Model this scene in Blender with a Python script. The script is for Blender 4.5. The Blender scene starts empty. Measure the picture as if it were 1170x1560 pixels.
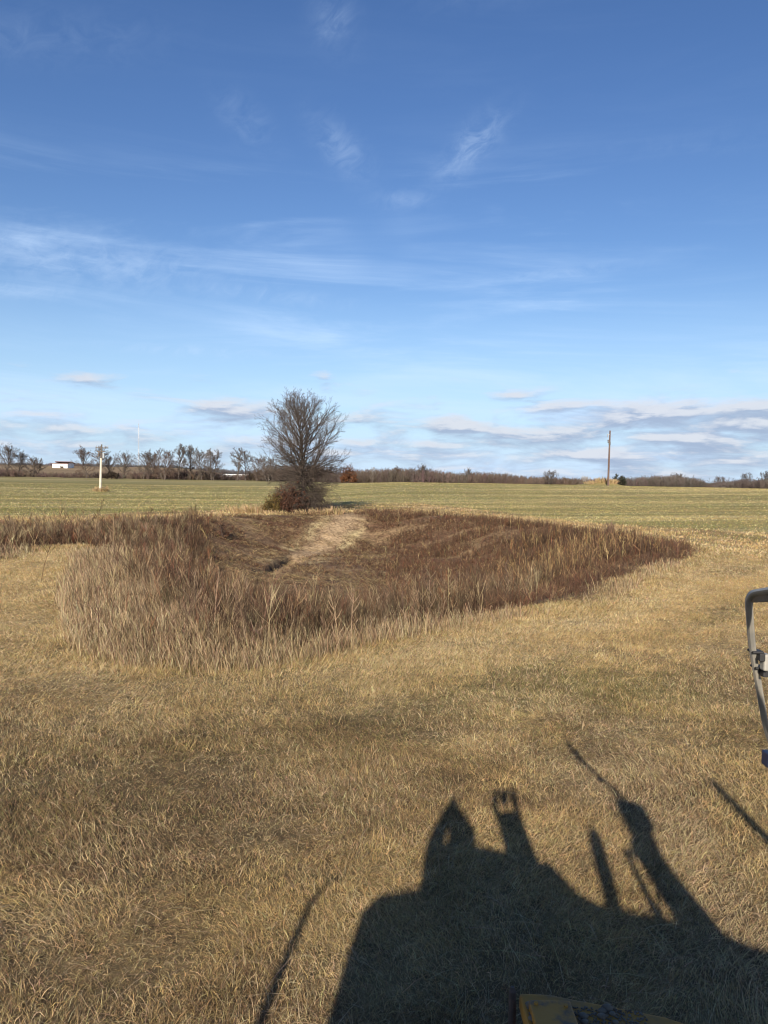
import bpy, bmesh, math
import numpy as np
from mathutils import Vector, Matrix

R = math.radians
SC = bpy.context.scene
COL = SC.collection
rng = np.random.default_rng(7)

# ------------------------------------------------------------------ camera
EYE = 3.0
cd = bpy.data.cameras.new('camera')
cam = bpy.data.objects.new('camera', cd)
COL.objects.link(cam)
cd.sensor_fit = 'VERTICAL'
cd.angle = 2 * math.atan(780 / 1156)
cd.clip_start = 0.05
cd.clip_end = 20000
cam.matrix_world = (Matrix.Translation((0, 0, EYE)) @ Matrix.Rotation(R(90) - math.atan(52 / 1156), 4, 'X')
                    @ Matrix.Rotation(R(0.95), 4, 'Z'))
SC.camera = cam

# ------------------------------------------------------------------ light
SUN_EL, SUN_AZ = 22.3, 189.3          # degrees; azimuth clockwise from +Y
SUN_DIR = Vector((math.sin(R(SUN_AZ)) * math.cos(R(SUN_EL)), math.cos(R(SUN_AZ)) * math.cos(R(SUN_EL)), math.sin(R(SUN_EL))))
ld = bpy.data.lights.new('sun', 'SUN')
ld.energy = 5.0
ld.angle = R(0.5)
ld.color = (1.0, 0.91, 0.78)
sun = bpy.data.objects.new('sun', ld)
COL.objects.link(sun)
sun.rotation_euler = (-SUN_DIR).to_track_quat('-Z', 'Y').to_euler()

SKY_STRENGTH = 0.055
SC.view_settings.view_transform = 'Standard'
SC.view_settings.look = 'None'
SC.view_settings.gamma = 1.0
SC.view_settings.use_curve_mapping = False
SC.view_settings.exposure = 0.57
SC.cycles.filter_width = 1.15


class NT:
    """small helper that writes maths into a node tree"""
    def __init__(self, nt):
        self.nt = nt

    def node(self, typ, **kw):
        n = self.nt.nodes.new(typ)
        for k, v in kw.items():
            setattr(n, k, v)
        return n

    def put(self, sock, v):
        if hasattr(v, 'is_output') or isinstance(v, bpy.types.NodeSocket):
            self.nt.links.new(v, sock)
        else:
            sock.default_value = v

    def m(self, op, a, b=0.0, c=None, clamp=False):
        n = self.node('ShaderNodeMath', operation=op, use_clamp=clamp)
        self.put(n.inputs[0], a)
        self.put(n.inputs[1], b)
        if c is not None:
            self.put(n.inputs[2], c)
        return n.outputs[0]

    def step(self, v, lo, hi, a=0.0, b=1.0):
        n = self.node('ShaderNodeMapRange', interpolation_type='SMOOTHSTEP')
        self.put(n.inputs[0], v)
        for i, q in enumerate((lo, hi, a, b)):
            self.put(n.inputs[1 + i], q)
        return n.outputs[0]

    def vec(self, x, y, z=0.0):
        n = self.node('ShaderNodeCombineXYZ')
        for i, q in enumerate((x, y, z)):
            self.put(n.inputs[i], q)
        return n.outputs[0]

    def noise(self, v, scale=1.0, detail=5.0, rough=0.55, dist=0.0):
        n = self.node('ShaderNodeTexNoise')
        if v is not None:
            self.put(n.inputs['Vector'], v)
        n.inputs['Scale'].default_value = scale
        n.inputs['Detail'].default_value = detail
        n.inputs['Roughness'].default_value = rough
        n.inputs['Distortion'].default_value = dist
        return n.outputs[0]

    def mix(self, f, a, b, blend='MIX'):
        n = self.node('ShaderNodeMix', data_type='RGBA', blend_type=blend)
        self.put(n.inputs[0], f)
        self.put(n.inputs[6], a if not isinstance(a, tuple) else (*a, 1)[:4])
        self.put(n.inputs[7], b if not isinstance(b, tuple) else (*b, 1)[:4])
        return n.outputs[2]


def build_world():
    w = bpy.data.worlds.new('World')
    SC.world = w
    w.use_nodes = True
    nt = w.node_tree
    T = NT(nt)
    bg = nt.nodes['Background']
    bg.inputs[1].default_value = SKY_STRENGTH
    sky = T.node('ShaderNodeTexSky', sky_type='NISHITA')
    sky.sun_disc = False
    sky.sun_elevation = R(SUN_EL)
    sky.sun_rotation = R(SUN_AZ)
    sky.air_density = 1.0
    sky.dust_density = 0.1
    sky.ozone_density = 2.0
    tc = T.node('ShaderNodeTexCoord')
    sep = T.node('ShaderNodeSeparateXYZ')
    nt.links.new(tc.outputs['Generated'], sep.inputs[0])
    X, Y, Z = sep.outputs
    az = T.m('MULTIPLY', T.m('ARCTAN2', X, Y), 57.2958)
    el = T.m('MULTIPLY', T.m('ARCSINE', Z), 57.2958)
    K = 1 / SKY_STRENGTH
    hs = T.node('ShaderNodeHueSaturation')
    hs.inputs['Hue'].default_value = 0.513
    hs.inputs['Saturation'].default_value = 1.22
    hs.inputs['Value'].default_value = 1.5
    nt.links.new(sky.outputs[0], hs.inputs['Color'])
    base = hs.outputs[0]
    # thin bright air just above the horizon
    base = T.mix(T.step(el, 16.0, -2.0, 0.0, 0.85), base, (0.31 * K, 0.46 * K, 0.68 * K))
    # ---- cirrus: long faint streaks
    q = T.vec(T.m('ADD', T.m('MULTIPLY', az, 0.035), T.m('MULTIPLY', el, 0.05)), T.m('MULTIPLY', el, 0.30), 3.7)
    n1 = T.noise(q, 1.0, 7, 0.6, 0.6)
    q2 = T.vec(T.m('MULTIPLY', az, 0.05), T.m('MULTIPLY', el, 0.08), 9.1)
    n2 = T.noise(q2, 1.0, 3, 0.5)
    band = T.m('MULTIPLY', T.step(el, 3.0, 12.0), T.step(el, 24.0, 17.0))
    ci = T.m('MULTIPLY', T.step(n1, 0.45, 0.78), T.m('ADD', T.m('MULTIPLY', band, T.step(n2, 0.35, 0.62)), 0.05))
    low = T.m('MULTIPLY', T.step(n1, 0.36, 0.72), T.step(el, 13.0, 5.0))
    ci = T.m('ADD', T.m('MULTIPLY', ci, 0.55), T.m('MULTIPLY', low, 0.7), clamp=True)
    base = T.mix(ci, base, (0.44 * K, 0.58 * K, 0.78 * K))
    # ---- wisps high up, each in its own place
    fibre = T.noise(T.vec(T.m('ADD', T.m('MULTIPLY', az, 0.45), T.m('MULTIPLY', el, 0.25)),
                          T.m('SUBTRACT', T.m('MULTIPLY', el, 0.8), T.m('MULTIPLY', az, 0.35)), 1.3), 1.0, 6, 0.62, 0.8)
    wis = None
    for (a0, e0, ra, re, tilt, s) in WISPS:
        da = T.m('SUBTRACT', az, a0)
        de = T.m('SUBTRACT', el, e0)
        c, sn = math.cos(R(tilt)), math.sin(R(tilt))
        u = T.m('DIVIDE', T.m('ADD', T.m('MULTIPLY', da, c), T.m('MULTIPLY', de, sn)), ra)
        v = T.m('DIVIDE', T.m('SUBTRACT', T.m('MULTIPLY', de, c), T.m('MULTIPLY', da, sn)), re)
        d = T.m('ADD', T.m('MULTIPLY', u, u), T.m('MULTIPLY', v, v))
        g = T.m('MULTIPLY', T.m('EXPONENT', T.m('MULTIPLY', d, -1.0)), s)
        wis = g if wis is None else T.m('MAXIMUM', wis, g)
    wm = T.m('MULTIPLY', T.m('MULTIPLY', wis, 0.62), T.step(fibre, 0.28, 0.82), clamp=True)
    base = T.mix(wm, base, (0.44 * K, 0.56 * K, 0.74 * K))
    # ---- small flat-based clouds in rows low over the horizon
    def field(e):
        qq = T.vec(T.m('MULTIPLY', az, 0.19), T.m('MULTIPLY', e, 0.85), 5.0)
        nn = T.noise(qq, 1.0, 7, 0.58, 0.35)
        s = None
        for (a0, e0, ra, re, k) in CLOUDS:
            u = T.m('DIVIDE', T.m('SUBTRACT', az, a0), ra)
            v = T.m('DIVIDE', T.m('SUBTRACT', e, e0), re)
            d = T.m('ADD', T.m('MULTIPLY', u, u), T.m('MULTIPLY', v, v))
            g = T.m('MULTIPLY', T.m('EXPONENT', T.m('MULTIPLY', d, -1.0)), k)
            s = g if s is None else T.m('MAXIMUM', s, g)
        strew = T.m('ADD', T.m('MULTIPLY', T.step(e, 5.5, 2.5), 0.11), T.m('MULTIPLY', T.m('MULTIPLY', T.step(e, 7.0, 4.0), T.step(az, -2.0, 14.0)), 0.05))
        high = T.step(e, 6.5, 9.5, 0.0, 0.4)
        return T.m('SUBTRACT', T.m('ADD', T.m('ADD', nn, s), strew), high), nn
    f0, nn = field(el)
    f1, _ = field(T.m('ADD', el, 0.45))
    mask = T.step(f0, 0.50, 0.86, 0.0, 0.88)
    lit = T.m('SUBTRACT', f0, f1)
    lit = T.step(lit, -0.06, 0.16)
    puff = T.noise(T.vec(T.m('MULTIPLY', az, 0.8), T.m('MULTIPLY', el, 2.2), 2.0), 1.0, 6, 0.6)
    lit = T.m('ADD', lit, T.m('MULTIPLY', T.m('SUBTRACT', puff, 0.5), 0.7), clamp=True)
    cc = T.mix(lit, (0.25 * K, 0.31 * K, 0.43 * K), (0.50 * K, 0.52 * K, 0.57 * K))
    base = T.mix(mask, base, cc)
    nt.links.new(base, bg.inputs[0])


# cloud places as (azimuth, elevation, half width, half height, strength) in degrees
CLOUDS = [(5.4, 3.85, 2.6, 0.65, 0.36), (10.6, 3.55, 3.8, 0.55, 0.28), (19.0, 4.9, 4.4, 0.95, 0.40), (26.5, 4.5, 5.0, 1.15, 0.42),
          (21.0, 3.2, 6.0, 0.5, 0.24), (12.8, 5.5, 2.4, 0.5, 0.30), (-11.6, 4.7, 3.2, 0.7, 0.36), (-25.0, 4.0, 2.6, 0.3, 0.27),
          (-29.0, 4.2, 1.6, 0.3, 0.25), (-4.8, 7.65, 1.0, 0.5, 0.30), (-21.5, 6.5, 1.5, 0.5, 0.22), (-0.5, 4.3, 3.0, 0.45, 0.24),
          (-22.0, 1.9, 5.0, 0.35, 0.16), (-9.0, 2.7, 5.0, 0.35, 0.16), (1.5, 2.6, 5.0, 0.4, 0.20), (17.0, 1.9, 9.0, 0.5, 0.20),
          (9.3, 6.2, 1.5, 0.3, 0.18)]
WISPS = [(5.9, 23.1, 2.6, 1.1, 38, 0.62), (-3.6, 22.9, 2.4, 1.1, -40, 0.42), (-4.3, 30.3, 1.4, 1.6, 30, 0.34), (-6.5, 33.4, 1.6, 1.2, -20, 0.30),
         (-10.6, 24.2, 2.0, 1.1, -30, 0.26), (1.0, 19.8, 2.2, 0.6, 0, 0.34), (13.0, 14.8, 4.0, 0.35, 3, 0.42), (-22.5, 14.4, 10.0, 1.5, -2, 0.6),
         (-27.0, 11.9, 4.5, 0.5, 4, 0.60), (-9.5, 13.2, 6.0, 0.6, -4, 0.40), (-14.0, 8.9, 6.0, 0.4, 0, 0.5), (22.0, 22.0, 9.0, 0.7, -4, 0.06),
         (12.0, 32.5, 9.0, 1.0, 6, 0.14), (-24.0, 27.0, 7.0, 1.4, 10, 0.14)]
build_world()


# ------------------------------------------------------------------ noise and terrain
def hash2(ix, iy, seed):
    h = (ix.astype(np.int64) * 374761393 + iy.astype(np.int64) * 668265263 + seed * 1442695041) & 0x7fffffff
    h = ((h ^ (h >> 13)) * 1274126177) & 0x7fffffff
    return ((h ^ (h >> 16)) & 0xffff) / 65535.0


def vnoise(x, y, seed=0):
    x = np.asarray(x, float)
    y = np.asarray(y, float)
    ix, iy = np.floor(x), np.floor(y)
    fx, fy = x - ix, y - iy
    fx, fy = fx * fx * (3 - 2 * fx), fy * fy * (3 - 2 * fy)
    a, b = hash2(ix, iy, seed), hash2(ix + 1, iy, seed)
    c, d = hash2(ix, iy + 1, seed), hash2(ix + 1, iy + 1, seed)
    return (a * (1 - fx) + b * fx) * (1 - fy) + (c * (1 - fx) + d * fx) * fy


def fbm(x, y, seed=0, n=3):
    s, a, t = 0, 0.5, 0
    for i in range(n):
        s = s + a * vnoise(x * 2 ** i, y * 2 ** i, seed + i * 17)
        t += a
        a *= 0.55
    return s / t


def sstep(a, b, x):
    t = np.clip((x - a) / (b - a), 0, 1)
    return t * t * (3 - 2 * t)


def chaikin(P, n=2):
    P = np.array(P, float)
    for _ in range(n):
        Q = np.roll(P, -1, 0)
        P = np.stack([0.75 * P + 0.25 * Q, 0.25 * P + 0.75 * Q], 1).reshape(-1, 2)
    return P


def signed_dist(x, y, P):
    """distance to the outline, positive inside"""
    d = np.full(x.shape, 1e9)
    ins = np.zeros(x.shape, bool)
    n = len(P)
    for i in range(n):
        ax, ay = P[i]
        bx, by = P[(i + 1) % n]
        ex, ey = bx - ax, by - ay
        t = np.clip(((x - ax) * ex + (y - ay) * ey) / (ex * ex + ey * ey + 1e-9), 0, 1)
        d = np.minimum(d, (x - ax - t * ex) ** 2 + (y - ay - t * ey) ** 2)
        if by != ay:
            c = ((ay > y) != (by > y)) & (x < ex * (y - ay) / (by - ay) + ax)
            ins ^= c
    d = np.sqrt(d)
    return np.where(ins, d, -d)


# outline of the overgrown hollow on the ground, in metres from the camera
BASIN = chaikin([(-30, 24.5), (-20, 24.6), (-13.0, 24.3), (-13.6, 29.0), (-12.7, 32.0), (-10.4, 26.5), (-8.2, 20.6), (-6.6, 16.5), (-5.2, 13.7),
                 (-4.4, 12.3), (-3.0, 11.8), (-1.8, 12.1), (-1.0, 13.1), (0.0, 14.2), (1.5, 15.6), (3.6, 17.4), (5.6, 19.2), (7.4, 23.0),
                 (9.4, 26.0), (11.6, 28.6), (13.5, 31.0), (14.7, 33.6), (14.3, 37.4), (13.4, 42.0), (12.5, 48.0), (9.5, 55.0), (4.0, 62.0),
                 (-1.5, 66.0), (-4.0, 63.0), (-9.0, 57.5), (-12.2, 56.0), (-14.0, 47.5), (-17.0, 42.5), (-20, 38.5), (-32, 38.0)], 2)
FLOOR = chaikin([(-11.0, 29.0), (-8.0, 22.0), (-5.0, 16.0), (-3.2, 13.2), (-1.4, 13.6), (0.0, 15.0), (2.0, 17.0), (4.0, 19.0), (5.6, 21.2), (7.4, 24.5),
                 (9.2, 28.0), (11.4, 32.0), (12.2, 37.0), (11.8, 44.0), (9.5, 51.0), (4.0, 58.5), (-1.5, 61.0), (-6.5, 57.0), (-10.0, 54.5), (-12.0, 49),
                 (-13.5, 41.0)], 2)


def terrain(x, y, fine=True):
    x = np.asarray(x, float)
    y = np.asarray(y, float)
    r = np.hypot(x, y)
    az = np.degrees(np.arctan2(x, np.maximum(y, 1e-3)))
    right = sstep(-9, 2, az)
    zr = 2.05 * sstep(48, 172, r) - 1.2 * sstep(174, 250, r)
    zl = 1.55 * sstep(120, 236, r) - 0.35 * sstep(240, 275, r) + 6.0 * sstep(270, 520, r) * sstep(-8, -16, az)
    z = zr * right + zl * (1 - right)
    z = np.where(y < 0, 0.0, z) * sstep(0, 15, y)
    z = z + 1.6 * sstep(500, 1500, r) * (y > 0)
    m = (r < 90) & (y > 5) & (np.abs(x) < 45)
    if m.any():
        d = signed_dist(x[m], y[m], FLOOR)
        z[m] -= 2.1 * sstep(-1.0, 7.0, d)
    if fine:
        z = z + 0.10 * (fbm(x * 0.33, y * 0.33, 3) - 0.5) * sstep(2, 6, r)
        z = z + 0.05 * (fbm(x * 1.7, y * 1.7, 5) - 0.5) * sstep(120, 60, r)
        z = z + 0.5 * (fbm(x * 0.02, y * 0.02, 9) - 0.5) * sstep(60, 140, r)
        # washed-out cut in the floor of the hollow
        ax, ay, bx, by = DITCH
        ex, ey = bx - ax, by - ay
        L = math.hypot(ex, ey)
        t = ((x - ax) * ex + (y - ay) * ey) / L
        o = ((x - ax) * -ey + (y - ay) * ex) / L + 0.35 * (fbm(x * 1.1, y * 1.1, 31) - 0.5)
        inside = sstep(-0.6, 0.3, t) * sstep(L + 1, L - 1, t)
        z = z - 0.42 * inside * sstep(0.10, -0.10, o) * sstep(-1.7, -0.4, o)
        # clods and ruts on the open floor
        z = z + 0.16 * np.clip(fbm(x * 1.5, y * 1.1, 47, 4) - 0.5, -0.2, 0.4) * sstep(36, 40, y) * sstep(66, 60, y) * sstep(-13, -10, x) * sstep(1, -1, x)
        # heaps of straw-covered soil at the feet of the poles
        for (mx, my, mr, mh) in MOUNDS:
            z = z + mh * np.exp(-((x - mx) ** 2 + (y - my) ** 2) / mr ** 2)
    return z


TRACK_Y = [39, 44.5, 48, 50, 53.8, 56, 58, 62]
TRACK_X = [-6.0, -5.6, -5.4, -4.9, -4.0, -3.6, -3.0, -3.4]
DITCH = (-6.7, 39.6, -6.1, 47.8)
MOUNDS = [(-45.4, 122.2, 1.1, 0.45), (47.6, 163.2, 2.6, 0.9), (44.5, 164.0, 2.5, 0.4)]
#TERRAIN_END


def zat(x, y):
    return float(terrain(np.array([float(x)]), np.array([float(y)]))[0])


RC = np.array(cam.matrix_world.to_3x3())


def ray_at(u, v, D):
    """point seen at photo pixel (u, v), D metres away over the ground"""
    d = RC @ np.array([(u - 585) / 1156, -(v - 780) / 1156, -1.0])
    return np.array([0, 0, EYE]) + d * D / math.hypot(d[0], d[1])


# ------------------------------------------------------------------ mesh helpers
def mesh_np(name, V, faces, mat, C=None, parent=None, smooth=False, link=True):
    """V (n,3); faces: list of (m,k) index arrays; C (n,3) colours of the thing itself"""
    me = bpy.data.meshes.new(name)
    V = np.ascontiguousarray(V, np.float32)
    me.vertices.add(len(V))
    me.vertices.foreach_set('co', V.ravel())
    faces = [np.asarray(f) for f in faces if len(f)]
    loops = np.concatenate([f.ravel() for f in faces]).astype(np.int32)
    counts = np.concatenate([np.full(len(f), f.shape[1]) for f in faces]).astype(np.int32)
    starts = np.concatenate([[0], np.cumsum(counts)[:-1]]).astype(np.int32)
    me.loops.add(len(loops))
    me.loops.foreach_set('vertex_index', loops)
    me.polygons.add(len(counts))
    me.polygons.foreach_set('loop_start', starts)
    me.polygons.foreach_set('loop_total', counts)
    if smooth:
        me.polygons.foreach_set('use_smooth', np.ones(len(counts), bool))
    if C is not None:
        at = me.attributes.new('tint', 'FLOAT_COLOR', 'POINT')
        cc = np.ones((len(V), 4), np.float32)
        cc[:, :3] = C
        at.data.foreach_set('color', cc.ravel())
    me.update(calc_edges=True)
    me.materials.append(mat)
    o = bpy.data.objects.new(name, me)
    if link:
        COL.objects.link(o)
    if parent is not None:
        o.parent = parent
    return o


def strips(P, W, S):
    """P (n,k,3) centre lines, W (n,k) widths, S (n,3) sideways vectors -> verts, quads"""
    n, k, _ = P.shape
    off = S[:, None, :] * W[:, :, None] * 0.5
    V = np.stack([P - off, P + off], 2).reshape(-1, 3)
    b = (np.arange(n) * 2 * k)[:, None] + (np.arange(k - 1) * 2)[None, :]
    b = b.ravel()
    return V, np.stack([b, b + 1, b + 3, b + 2], 1)


def norm(v):
    return v / np.maximum(np.linalg.norm(v, axis=-1, keepdims=True), 1e-9)


class Stack:
    def __init__(self):
        self.V, self.F, self.C, self.n = [], [], [], 0

    def add(self, V, F, C):
        self.V.append(V)
        self.F.append(F + self.n)
        C = np.asarray(C)
        self.C.append(np.broadcast_to(C, V.shape) if C.ndim == 1 else C)
        self.n += len(V)

    def arrays(self):
        return np.concatenate(self.V), self.F, np.concatenate(self.C)

    def build(self, name, mat, parent=None, smooth=False, link=True):
        V, F, C = self.arrays()
        return mesh_np(name, V, F, mat, C, parent, smooth, link)


def tubes(st, P0, P1, R0, R1, C, k=3):
    """tapered prisms along many segments"""
    n = len(P0)
    if not n:
        return
    d = norm(P1 - P0)
    a = np.where(np.abs(d[:, 2:3]) < 0.9, np.array([[0, 0, 1.0]]), np.array([[1.0, 0, 0]]))
    s = norm(np.cross(d, a))
    t = np.cross(d, s)
    th = np.arange(k) * 2 * math.pi / k
    ring = s[:, None, :] * np.cos(th)[None, :, None] + t[:, None, :] * np.sin(th)[None, :, None]
    V = np.concatenate([P0[:, None, :] + ring * R0[:, None, None], P1[:, None, :] + ring * R1[:, None, None]], 1).reshape(-1, 3)
    b = (np.arange(n) * 2 * k)[:, None]
    j = np.arange(k)[None, :]
    j2 = (j + 1) % k
    F = np.stack([b + j, b + j2, b + k + j2, b + k + j], -1).reshape(-1, 4)
    C = np.asarray(C)
    if C.ndim == 2:
        C = np.repeat(C, 2 * k, 0)
    st.add(V, F, C)


def tag(o, label=None, cat=None, group=None, kind=None):
    if label:
        o['label'] = label
    if cat:
        o['category'] = cat
    if group:
        o['group'] = group
    if kind:
        o['kind'] = kind
    return o


def empty(name, loc, rz=0.0):
    o = bpy.data.objects.new(name, None)
    COL.objects.link(o)
    o.location = loc
    o.rotation_euler = (0, 0, rz)
    o.empty_display_size = 0.1
    return o


# ------------------------------------------------------------------ materials
def tint_material(name, rough=0.85, nscale=6.0, amount=0.35, translucent=0.0, spec=0.15, bump=0.0):
    """colour from the mesh's own tint, broken up by noise"""
    m = bpy.data.materials.new(name)
    m.use_nodes = True
    nt = m.node_tree
    T = NT(nt)
    p = nt.nodes['Principled BSDF']
    at = T.node('ShaderNodeAttribute', attribute_name='tint')
    tc = T.node('ShaderNodeTexCoord')
    n = T.noise(tc.outputs['Object'], nscale, 4, 0.6)
    f = T.step(n, 0.25, 0.75, 1 - amount, 1 + amount)
    c = T.mix(1.0, at.outputs[0], T.vec(f, f, f), 'MULTIPLY')
    nt.links.new(c, p.inputs['Base Color'])
    p.inputs['Roughness'].default_value = rough
    p.inputs['Specular IOR Level'].default_value = spec
    if bump:
        b = T.node('ShaderNodeBump')
        b.inputs['Strength'].default_value = bump
        b.inputs['Distance'].default_value = 0.03
        nt.links.new(n, b.inputs['Height'])
        nt.links.new(b.outputs[0], p.inputs['Normal'])
    if translucent:
        tr = T.node('ShaderNodeBsdfTranslucent')
        nt.links.new(c, tr.inputs[0])
        mx = T.node('ShaderNodeMixShader')
        mx.inputs[0].default_value = translucent
        nt.links.new(p.outputs[0], mx.inputs[1])
        nt.links.new(tr.outputs[0], mx.inputs[2])
        nt.links.new(mx.outputs[0], nt.nodes['Material Output'].inputs[0])
    return m


def plain_material(name, col, rough=0.6, metal=0.0, col2=None, nscale=8.0, lo=0.45, hi=0.62, bump=0.0, detail=8):
    m = bpy.data.materials.new(name)
    m.use_nodes = True
    nt = m.node_tree
    T = NT(nt)
    p = nt.nodes['Principled BSDF']
    tc = T.node('ShaderNodeTexCoord')
    n = T.noise(tc.outputs['Object'], nscale, detail, 0.62)
    c2 = col2 or tuple(v * 0.7 for v in col)
    c = T.mix(T.step(n, lo, hi), col, c2)
    nt.links.new(c, p.inputs['Base Color'])
    p.inputs['Roughness'].default_value = rough
    p.inputs['Metallic'].default_value = metal
    if bump:
        b = T.node('ShaderNodeBump')
        b.inputs['Strength'].default_value = bump
        b.inputs['Distance'].default_value = 0.01
        nt.links.new(n, b.inputs['Height'])
        nt.links.new(b.outputs[0], p.inputs['Normal'])
    return m


M_GROUND = tint_material('soil_and_thatch', 0.95, 5.0, 0.45, bump=0.6)
M_GRASS = tint_material('dry_grass_blades', 0.75, 3.0, 0.18, 0.18)
M_WEED = tint_material('dry_weed_stems', 0.85, 2.0, 0.2, 0.10)
M_BARK = tint_material('grey_brown_bark', 0.9, 5.0, 0.3)
M_LEAF = tint_material('withered_leaves', 0.8, 3.0, 0.25, 0.2)


# ------------------------------------------------------------------ what grows where
STRAW = np.array([0.46, 0.325, 0.145])
PALE = np.array([0.55, 0.425, 0.235])
BROWN = np.array([0.245, 0.162, 0.083])
GREEN = np.array([0.200, 0.172, 0.064])
SOIL = np.array([0.105, 0.075, 0.048])


def field_edge(x, y):
    """>0 on the mown green field beyond the hollow"""
    pts_x = np.array([-200, -60, -24, -14, -8, -4, 3.5, 10, 16, 24, 60, 200])
    pts_y = np.array([46, 46, 50, 66, 74, 78, 80, 66, 52, 45, 28, 20])
    return y - np.interp(x, pts_x, pts_y) + 5.0 * (fbm(x * 0.12, y * 0.12, 77) - 0.5)


def lawn_mix(x, y, dist_b):
    """shares of straw / pale / brown / green on mown ground"""
    r = np.hypot(x, y)
    big = fbm(x * 0.17, y * 0.17, 11)
    mid = fbm(x * 0.55, y * 0.55, 12)
    sml = fbm(x * 2.3, y * 2.3, 13)
    along = x * 0.72 + y * 0.69
    swath = fbm((-dist_b) * 0.85 + 0.4 * big, along * 0.06, 15)
    golden = np.exp(-((-dist_b - 1.2) / 1.3) ** 2)
    brown = 0.24 + 1.15 * (mid - 0.5) + 0.75 * (sml - 0.5) + 1.1 * (swath - 0.5)
    brown = brown + 0.28 * sstep(10.5, 6.0, y) * sstep(1.5, -1.5, x)
    # trampled strip with old straw right of the middle
    tr = np.exp(-((x - 2.55 - 0.02 * (y - 8)) / 0.42) ** 2) * sstep(13, 8, y)
    green = 0.14 + 0.9 * (big - 0.5) + 0.9 * (swath - 0.5)
    green = green + 0.45 * np.exp(-(((x - 3.1) / 1.4) ** 2 + ((y - 11.2) / 1.0) ** 2))
    green = green + 0.05 * sstep(9, 5.5, y)
    mat = np.exp(-((x + 4.9) / 1.7) ** 2 - ((y - 10.6 + 0.15 * (x + 4.9)) / 0.75) ** 2)
    brown = brown + 0.7 * mat
    green = green - 0.3 * mat
    pale = 0.20 + 0.8 * (fbm(x * 0.9, y * 0.9, 16) - 0.5)
    brown = brown * (1 - 0.8 * golden) + 0.35 * tr
    green = green * (1 - 0.7 * golden)
    pale = pale + 0.25 * golden + 0.4 * tr
    fe = field_edge(x, y)
    fld = sstep(-1.5, 2.5, fe)
    u = x * -0.26 + y * 0.966
    rows = 0.5 + 0.5 * np.sin(u * 2.2 + 2.5 * fbm(x * 0.03, y * 0.03, 21)) * (fbm(x * 0.02, y * 0.3, 22))
    stripes = fbm(u * 0.32, x * 0.012, 23)
    fg = 0.66 + 1.7 * (stripes - 0.5) + 0.5 * (fbm(x * 0.06, y * 0.12, 24) - 0.5) + 0.2 * (rows - 0.5)
    fg = fg - 0.16 * sstep(0, 30, x) - 0.10 * sstep(110, 170, r)
    green = green * (1 - fld) + fg * fld
    brown = brown * (1 - fld) + (0.22 + 0.5 * (fbm(x * 0.2, y * 0.2, 25) - 0.5)) * fld
    pale = pale * (1 - fld) + (0.18 + 1.5 * (fbm(x * 0.012, u * 0.42, 26) - 0.5)) * fld
    return np.clip(brown, 0.02, 1), np.clip(green, 0.0, 1), np.clip(pale, 0.02, 1)


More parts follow.
